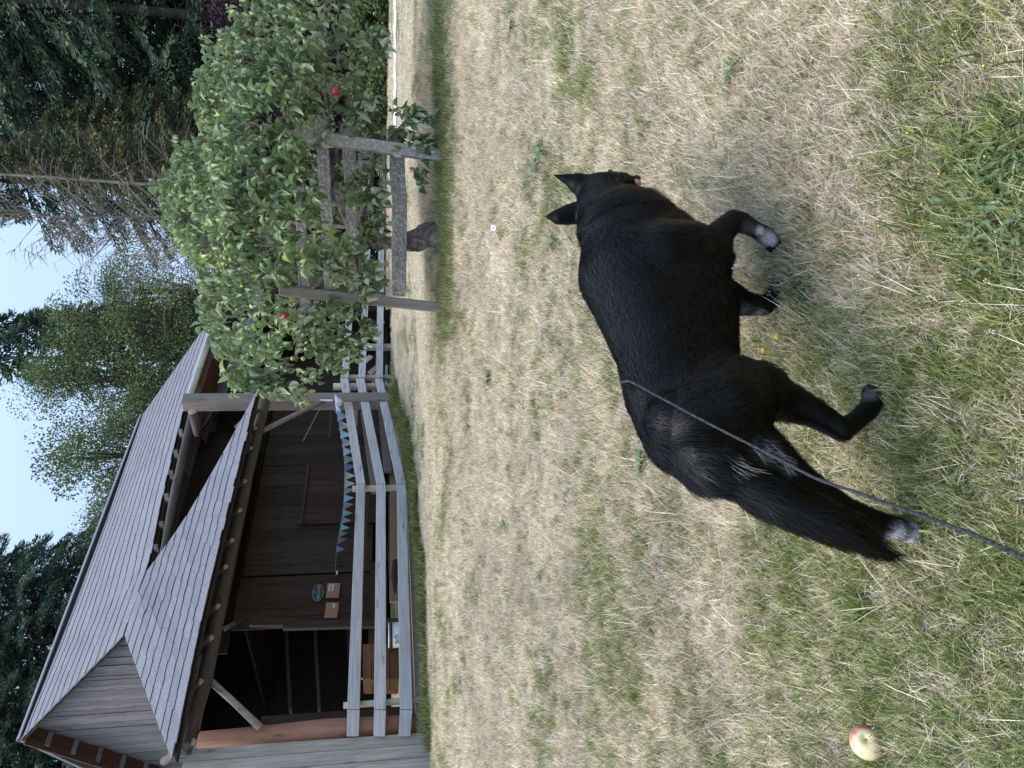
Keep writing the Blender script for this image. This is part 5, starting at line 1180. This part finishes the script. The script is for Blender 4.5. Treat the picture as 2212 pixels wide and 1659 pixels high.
# ============================================================ things on the lawn
def fall_apple(label, X, Y, r, redness, tilt, name='fallen_apple'):
    p = gpt(X, Y); a = thing(name, label, 'apple', p)
    m_, t, b = mat('windfall_skin', .38, .4); m_.use_nodes = True
    tc = nd(t, 'ShaderNodeTexCoord'); sx = nd(t, 'ShaderNodeSeparateXYZ'); t.links.new(tc.outputs['Generated'], sx.inputs[0])
    at = nd(t, 'ShaderNodeAttribute', attribute_name='blush'); nz = nd(t, 'ShaderNodeTexNoise', Scale=5.0, Detail=6.0, Roughness=.7); mp = nd(t, 'ShaderNodeMapping'); mp.inputs['Scale'].default_value = (1, 1, 1); t.links.new(tc.outputs['Generated'], mp.inputs[0]); t.links.new(mp.outputs[0], nz.inputs['Vector'])
    ml = nd(t, 'ShaderNodeMath', operation='ADD'); t.links.new(at.outputs['Fac'], ml.inputs[0]); t.links.new(nz.outputs['Fac'], ml.inputs[1])
    t.links.new(ramp(t, ml.outputs[0], [(.45, (.50, .47, .22)), (.58, (.58, .47, .27)), (.76, (.56, .30, .23)), (.98, (.42, .10, .12))]), b.inputs['Base Color'])
    pk = 2.6; V, Fc, bl = [], [], []; R_, S_ = 18, 32
    for i in range(R_+1):
        th = math.pi*i/R_
        for k in range(S_):
            ph = 2*math.pi*k/S_; rr_ = r*(1-.10*math.cos(th)**6-.02*math.cos(5*ph)*abs(math.cos(th))); z = r*.80*math.cos(th)*(1-.34*math.exp(-(math.sin(th)/.22)**2)); rho = rr_*math.sin(th)*(1+.03*math.cos(th))
            V.append(Vector((rho*math.cos(ph), rho*math.sin(ph), z)))
            stripe = .10*math.sin(ph*9+1)*math.sin(ph*4+2)
            bl.append(redness*(.62*math.exp(-((th-1.0)/.40)**2)*(.55+.45*math.cos(ph-pk))+stripe*math.sin(th)))
    for i in range(R_):
        for k in range(S_): a0 = i*S_+k; a1 = i*S_+(k+1) % S_; Fc.append([a0, a0+S_, a1+S_, a1])
    az_ = ((EV-p).normalized()+Vector(tilt)).normalized(); ax_ = az_.cross(Vector((0, 0, 1))).normalized(); ay_ = az_.cross(ax_)
    M_ = Matrix((ax_, ay_, az_)).transposed() if True else Matrix.Rotation(tilt[0], 3, 'X') @ Matrix.Rotation(tilt[1], 3, 'Y') @ Matrix.Rotation(tilt[2], 3, 'Z'); c = p+Vector((0, 0, r*.60))
    o = mesh_obj('flesh', [M_ @ v+c for v in V], Fc, m_, None, True); attr(o, 'blush', bl); adopt(a, o)
    top_ = M_ @ Vector((0, 0, r*.53))+c; MB().ball(top_, r*.07, 8, 6, (1, 1, .6)).build('calyx', m_bark, a, True)
    return a
fall_apple('large yellow apple with red blush lying alone in the grass behind the dog', 1893, 1602, .041, 1.0, (.32, .05, .12))
fall_apple('tiny yellow windfall apple far out on the lawn beyond the tree', 916, 34, .035, .2, (.3, .2, 0))
# white clover-like puff and some tiny pale things in the straw
m_white = flat('white_petal', (.75, .75, .78), .8, .1, .04)
m_yel = flat('yellow_petal', (.70, .45, .03), .7, .1, .1); m_or = flat('orange_bud', (.60, .30, .08), .7, .1, .1); m_stem = flat('weed_stem', (.16, .20, .07), .7, .2, .2)
pf_ = gpt(1083, 493, .05); w = thing('white_ring', 'small white ring-shaped bit lying in the dry grass behind the dog', 'ring', gpt(1083, 493))
q = []; 
for k in range(20): q.append(pf_+Vector((math.cos(k*math.pi/10)*.014, math.sin(k*math.pi/10)*.006, math.sin(k*math.pi/10)*.012)))
MB().tube(q+[q[0]], .0065, 6).build('ring', m_white, w, True)
def daisy(X, Y, h, lean, label, mt=m_yel, r=.011, group='yellow wildflowers in the lawn', n=11):
    p = gpt(X, Y); s = thing('wildflower', label, 'flower', p, group); tip = p+Vector((lean[0], lean[1], h)); MB().tube([p, p+Vector((lean[0]*.3, lean[1]*.3, h*.55)), tip], [.0016, .0014, .0012], 5).build('stem', m_stem, s)
    hd = MB()
    for ring_, (rr2, up) in enumerate(((1.0, .15), (.6, .45))):
        for k in range(n):
            an = 2*math.pi*k/n+ring_*.3; c0 = Vector((math.cos(an), math.sin(an), 0)); sd_ = Vector((-math.sin(an), math.cos(an), 0))*r*.22
            b0 = tip+c0*r*.2; t0 = tip+c0*r*rr2+Vector((0, 0, r*up)); hd.prism([b0-sd_*.6, t0-sd_, t0+sd_, b0+sd_*.6], (0, 0, .0006))
    hd.build('petals', mt, s); MB().ball(tip, r*.3, 8, 5).build('centre', m_or, s, True)
fl = [(1662,762),(1700,811),(1688,722),(1640,1000)]
labs = ['yellow wildflower just in front of the dog belly', 'yellow wildflower beside the dog thigh', 'pair-less yellow wildflower nearest the front paws', 'yellow wildflower under the dog hind leg']
for (X, Y), lb in zip(fl[:3], labs): daisy(X+10, Y, random.uniform(.03, .05), (random.uniform(-.01, .01), -.005), lb, r=.0075)
STL = ['yellow-headed weed stalk standing in the middle of the clump stalks', 'stalk with yellow head on the side of the clump away from the dog', 'closed-bud stalk leaning over bare grey thatch', 'stalk with yellow-orange head deepest in the big weed', 'weed stalk whose head hangs over the bare thatch nearest the raised paw', 'short stalk close beside the one nearest the raised paw', 'leaning stalk with its head lowest over the thatch', 'outer stalk of a close pair reaching toward the dog paws', 'inner stalk of the close pair reaching toward the dog paws', 'stalk with pale bud low among the near weed leaves', 'orange-headed stalk farthest from the weed clump', 'stalk with pinkish head standing behind the clump', 'stalk with yellow head inside the leafy clump', 'stalk with brown seed head ahead of the clump']
cr4 = [(745,783),(1005,640),(595,885),(805,1155),(480,1190),(520,1235),(435,1295),(370,1470),(400,1500),(690,1358),(465,665),(1110,440),(1110,1040),(840,400)]
for i, (x, y) in enumerate(cr4):
    X, Y = (3300+x/1.6595)/1.8517, y/1.6595/1.8517
    h = random.uniform(.10, .20); q = atz(X, Y, 1.0); r0 = ray(X, Y)
    # foot of a stalk whose head is seen here
    base = gpt(X+h*430, Y+random.uniform(-25, 25)); base.z -= .0
    hz = base.z-EYE+h; r1 = ray(X, Y); k = hz/r1.z if r1.z else 1; tip = r1*k+EV; lean = (tip.x-base.x, tip.y-base.y)
    if abs(lean[0])+abs(lean[1]) > .35: lean = (lean[0]*.4, lean[1]*.4)
    s = thing('weed_stalk', STL[i], 'weed', base, 'weed stalks over the near weed clump')
    tip = base+Vector((lean[0], lean[1], h)); MB().tube([base, base.lerp(tip, .5)+Vector((0, 0, h*.08)), tip], [.0022, .0018, .0014], 5).build('stem', m_stem, s)
    MB().tube([tip, tip+Vector((lean[0]*.06, lean[1]*.06, .010)), tip+Vector((0, 0, .016))], [  .0018, .0030, .0015], 7).build('bud', m_stem, s, True); MB().ball(tip+Vector((0, 0, .017)), .0024, 7, 5, (1, 1, .8), .3).build('petals', random.choice([m_yel, m_or, m_or]), s, True)
# broad-leaved rosettes
m_weed, t, b = mat('weed_leaf', .55, .35)
oi = nd(t, 'ShaderNodeObjectInfo'); tc = nd(t, 'ShaderNodeTexCoord'); nz = nd(t, 'ShaderNodeTexNoise', Scale=60.0, Detail=4.0); t.links.new(tc.outputs['Object'], nz.inputs['Vector'])
t.links.new(mixc(t, nz.outputs['Fac'], ramp(t, oi.outputs['Random'], [(0, (.035, .066, .024)), (.6, (.065, .105, .038)), (1, (.14, .17, .065))]), (.08, .115, .05)), b.inputs['Base Color'])
def rosette(X, Y, r, n, label, flat_=.3, group='broad-leaved weeds in the lawn'):
    p = gpt(X, Y); s = thing('weed_rosette', label, 'weed', p, group)
    for k in range(n):
        az = 2.4*k+random.uniform(-.3, .3); L = r*random.uniform(.6, 1.1); wd_ = L*random.uniform(.22, .34); el = random.uniform(.1, .9)*flat_*2; m = MB(); c = Vector((math.cos(az), math.sin(az), 0)); sd_ = Vector((-math.sin(az), math.cos(az), 0)); q = p+Vector((0, 0, .012)); ang = el+.3
        st = np.linspace(0, 1, 9)
        for i, f in enumerate(st):
            w_ = wd_*math.sin(math.pi*min(1, f**.8*.93+.05))*(.62+.5*(i % 2))*.5
            m.v += [q-sd_*w_+Vector((0, 0, w_*.35)), q, q+sd_*w_+Vector((0, 0, w_*.35))]
            q = q+(c*math.cos(ang)+Vector((0, 0, math.sin(ang))))*(L/8); ang -= .16
            if i: a = (i-1)*3; m.f += [[a, a+3, a+4, a+1], [a+1, a+4, a+5, a+2]]
        m.build('leaf', m_weed, s, True)
rs = [(2165,415,.055,18,'big bushy broad-leaved weed in the near weed clump'), (2110,470,.045,14,'broad-leaved weed next to the big bushy one'), (2180,500,.05,14,'broad-leaved weed on the camera side of the big one'), (2190,350,.05,14,'broad-leaved weed on the far side of the big bushy one from the dog'), (1950,165,.028,9,'tiny round rosette in the bare grey patch'), (1585,152,.07,10,'blue-green weed in the straw ahead of the dog head'), (1172,325,.12,9,'dark weed tuft behind the dog ears'), (1165,355,.10,9,'second dark weed beside the one behind the ears'), (1200,520,.09,10,'green weed just behind the dog neck'), (1725,620,.06,12,'soft green weed in front of the planted paw'), (1745,650,.05,10,'low weed behind the planted paw'), (1395,1000,.08,14,'green weed with brown tip beside the dog rump'), (1430,985,.05,8,'small weed half under the dog rump'), (1110,60,.09,8,'weed in the straw in line with the pale path'), (1060,820,.10,8,'small dark weed in the middle of the field'), (1095,1130,.10,8,'small weed in the field between dog and barn fence'), (1255,1560,.07,8,'weed in the straw between the big apple and the barn'), (1300,650,.05,7,'weed close behind the dog back')]
random.seed(9)
for X, Y, r, n, lb in rs: rosette(X, Y, r, n, lb)

# the low leafy mat between the bigger weeds at the lower right, too many leaves to count
rd_ = random.Random(4); mm = MB()
for i in range(480):
    p = gpt(rd_.gauss(2160, 55), rd_.gauss(415, 85)); az = rd_.uniform(0, 6.28); L = rd_.uniform(.014, .038); c = Vector((math.cos(az), math.sin(az), 0)); sd_ = Vector((-math.sin(az), math.cos(az), 0)); q = p+Vector((0, 0, rd_.uniform(.01, .045))); ang = rd_.uniform(0, .9); n0 = len(mm.v)
    for k in range(6):
        w_ = L*.15*math.sin(math.pi*min(1, (k/5)**.8*.93+.05))*(.7+.5*(k % 2)); mm.v += [q-sd_*w_+Vector((0, 0, w_*.4)), q, q+sd_*w_+Vector((0, 0, w_*.4))]
        q = q+(c*math.cos(ang)+Vector((0, 0, math.sin(ang))))*(L/5); ang -= .25
        if k: a = n0+(k-1)*3; mm.f += [[a, a+3, a+4, a+1], [a+1, a+4, a+5, a+2]]
tag(mm.build('undergrowth', m_weed, None, True), 'dense low leafy mat among the weeds of the near clump', 'undergrowth', kind='stuff')

_n = 110; _P = []
while len(_P) < _n:
    q = gpt(rd_.gauss(2140, 80), rd_.gauss(410, 110))
    if q.y > .3: _P.append((q.x, q.y))
_P = np.array(_P); scatter('grass', np.stack([_P[:, 0], _P[:, 1], GZ(_P[:, 0], _P[:, 1])+EYE+.012], -1), C_g, np.random.uniform(.8, 1.5, _n), np.random.uniform(.9, 1.4, _n), 'grass growing up through the weeds of the near clump')
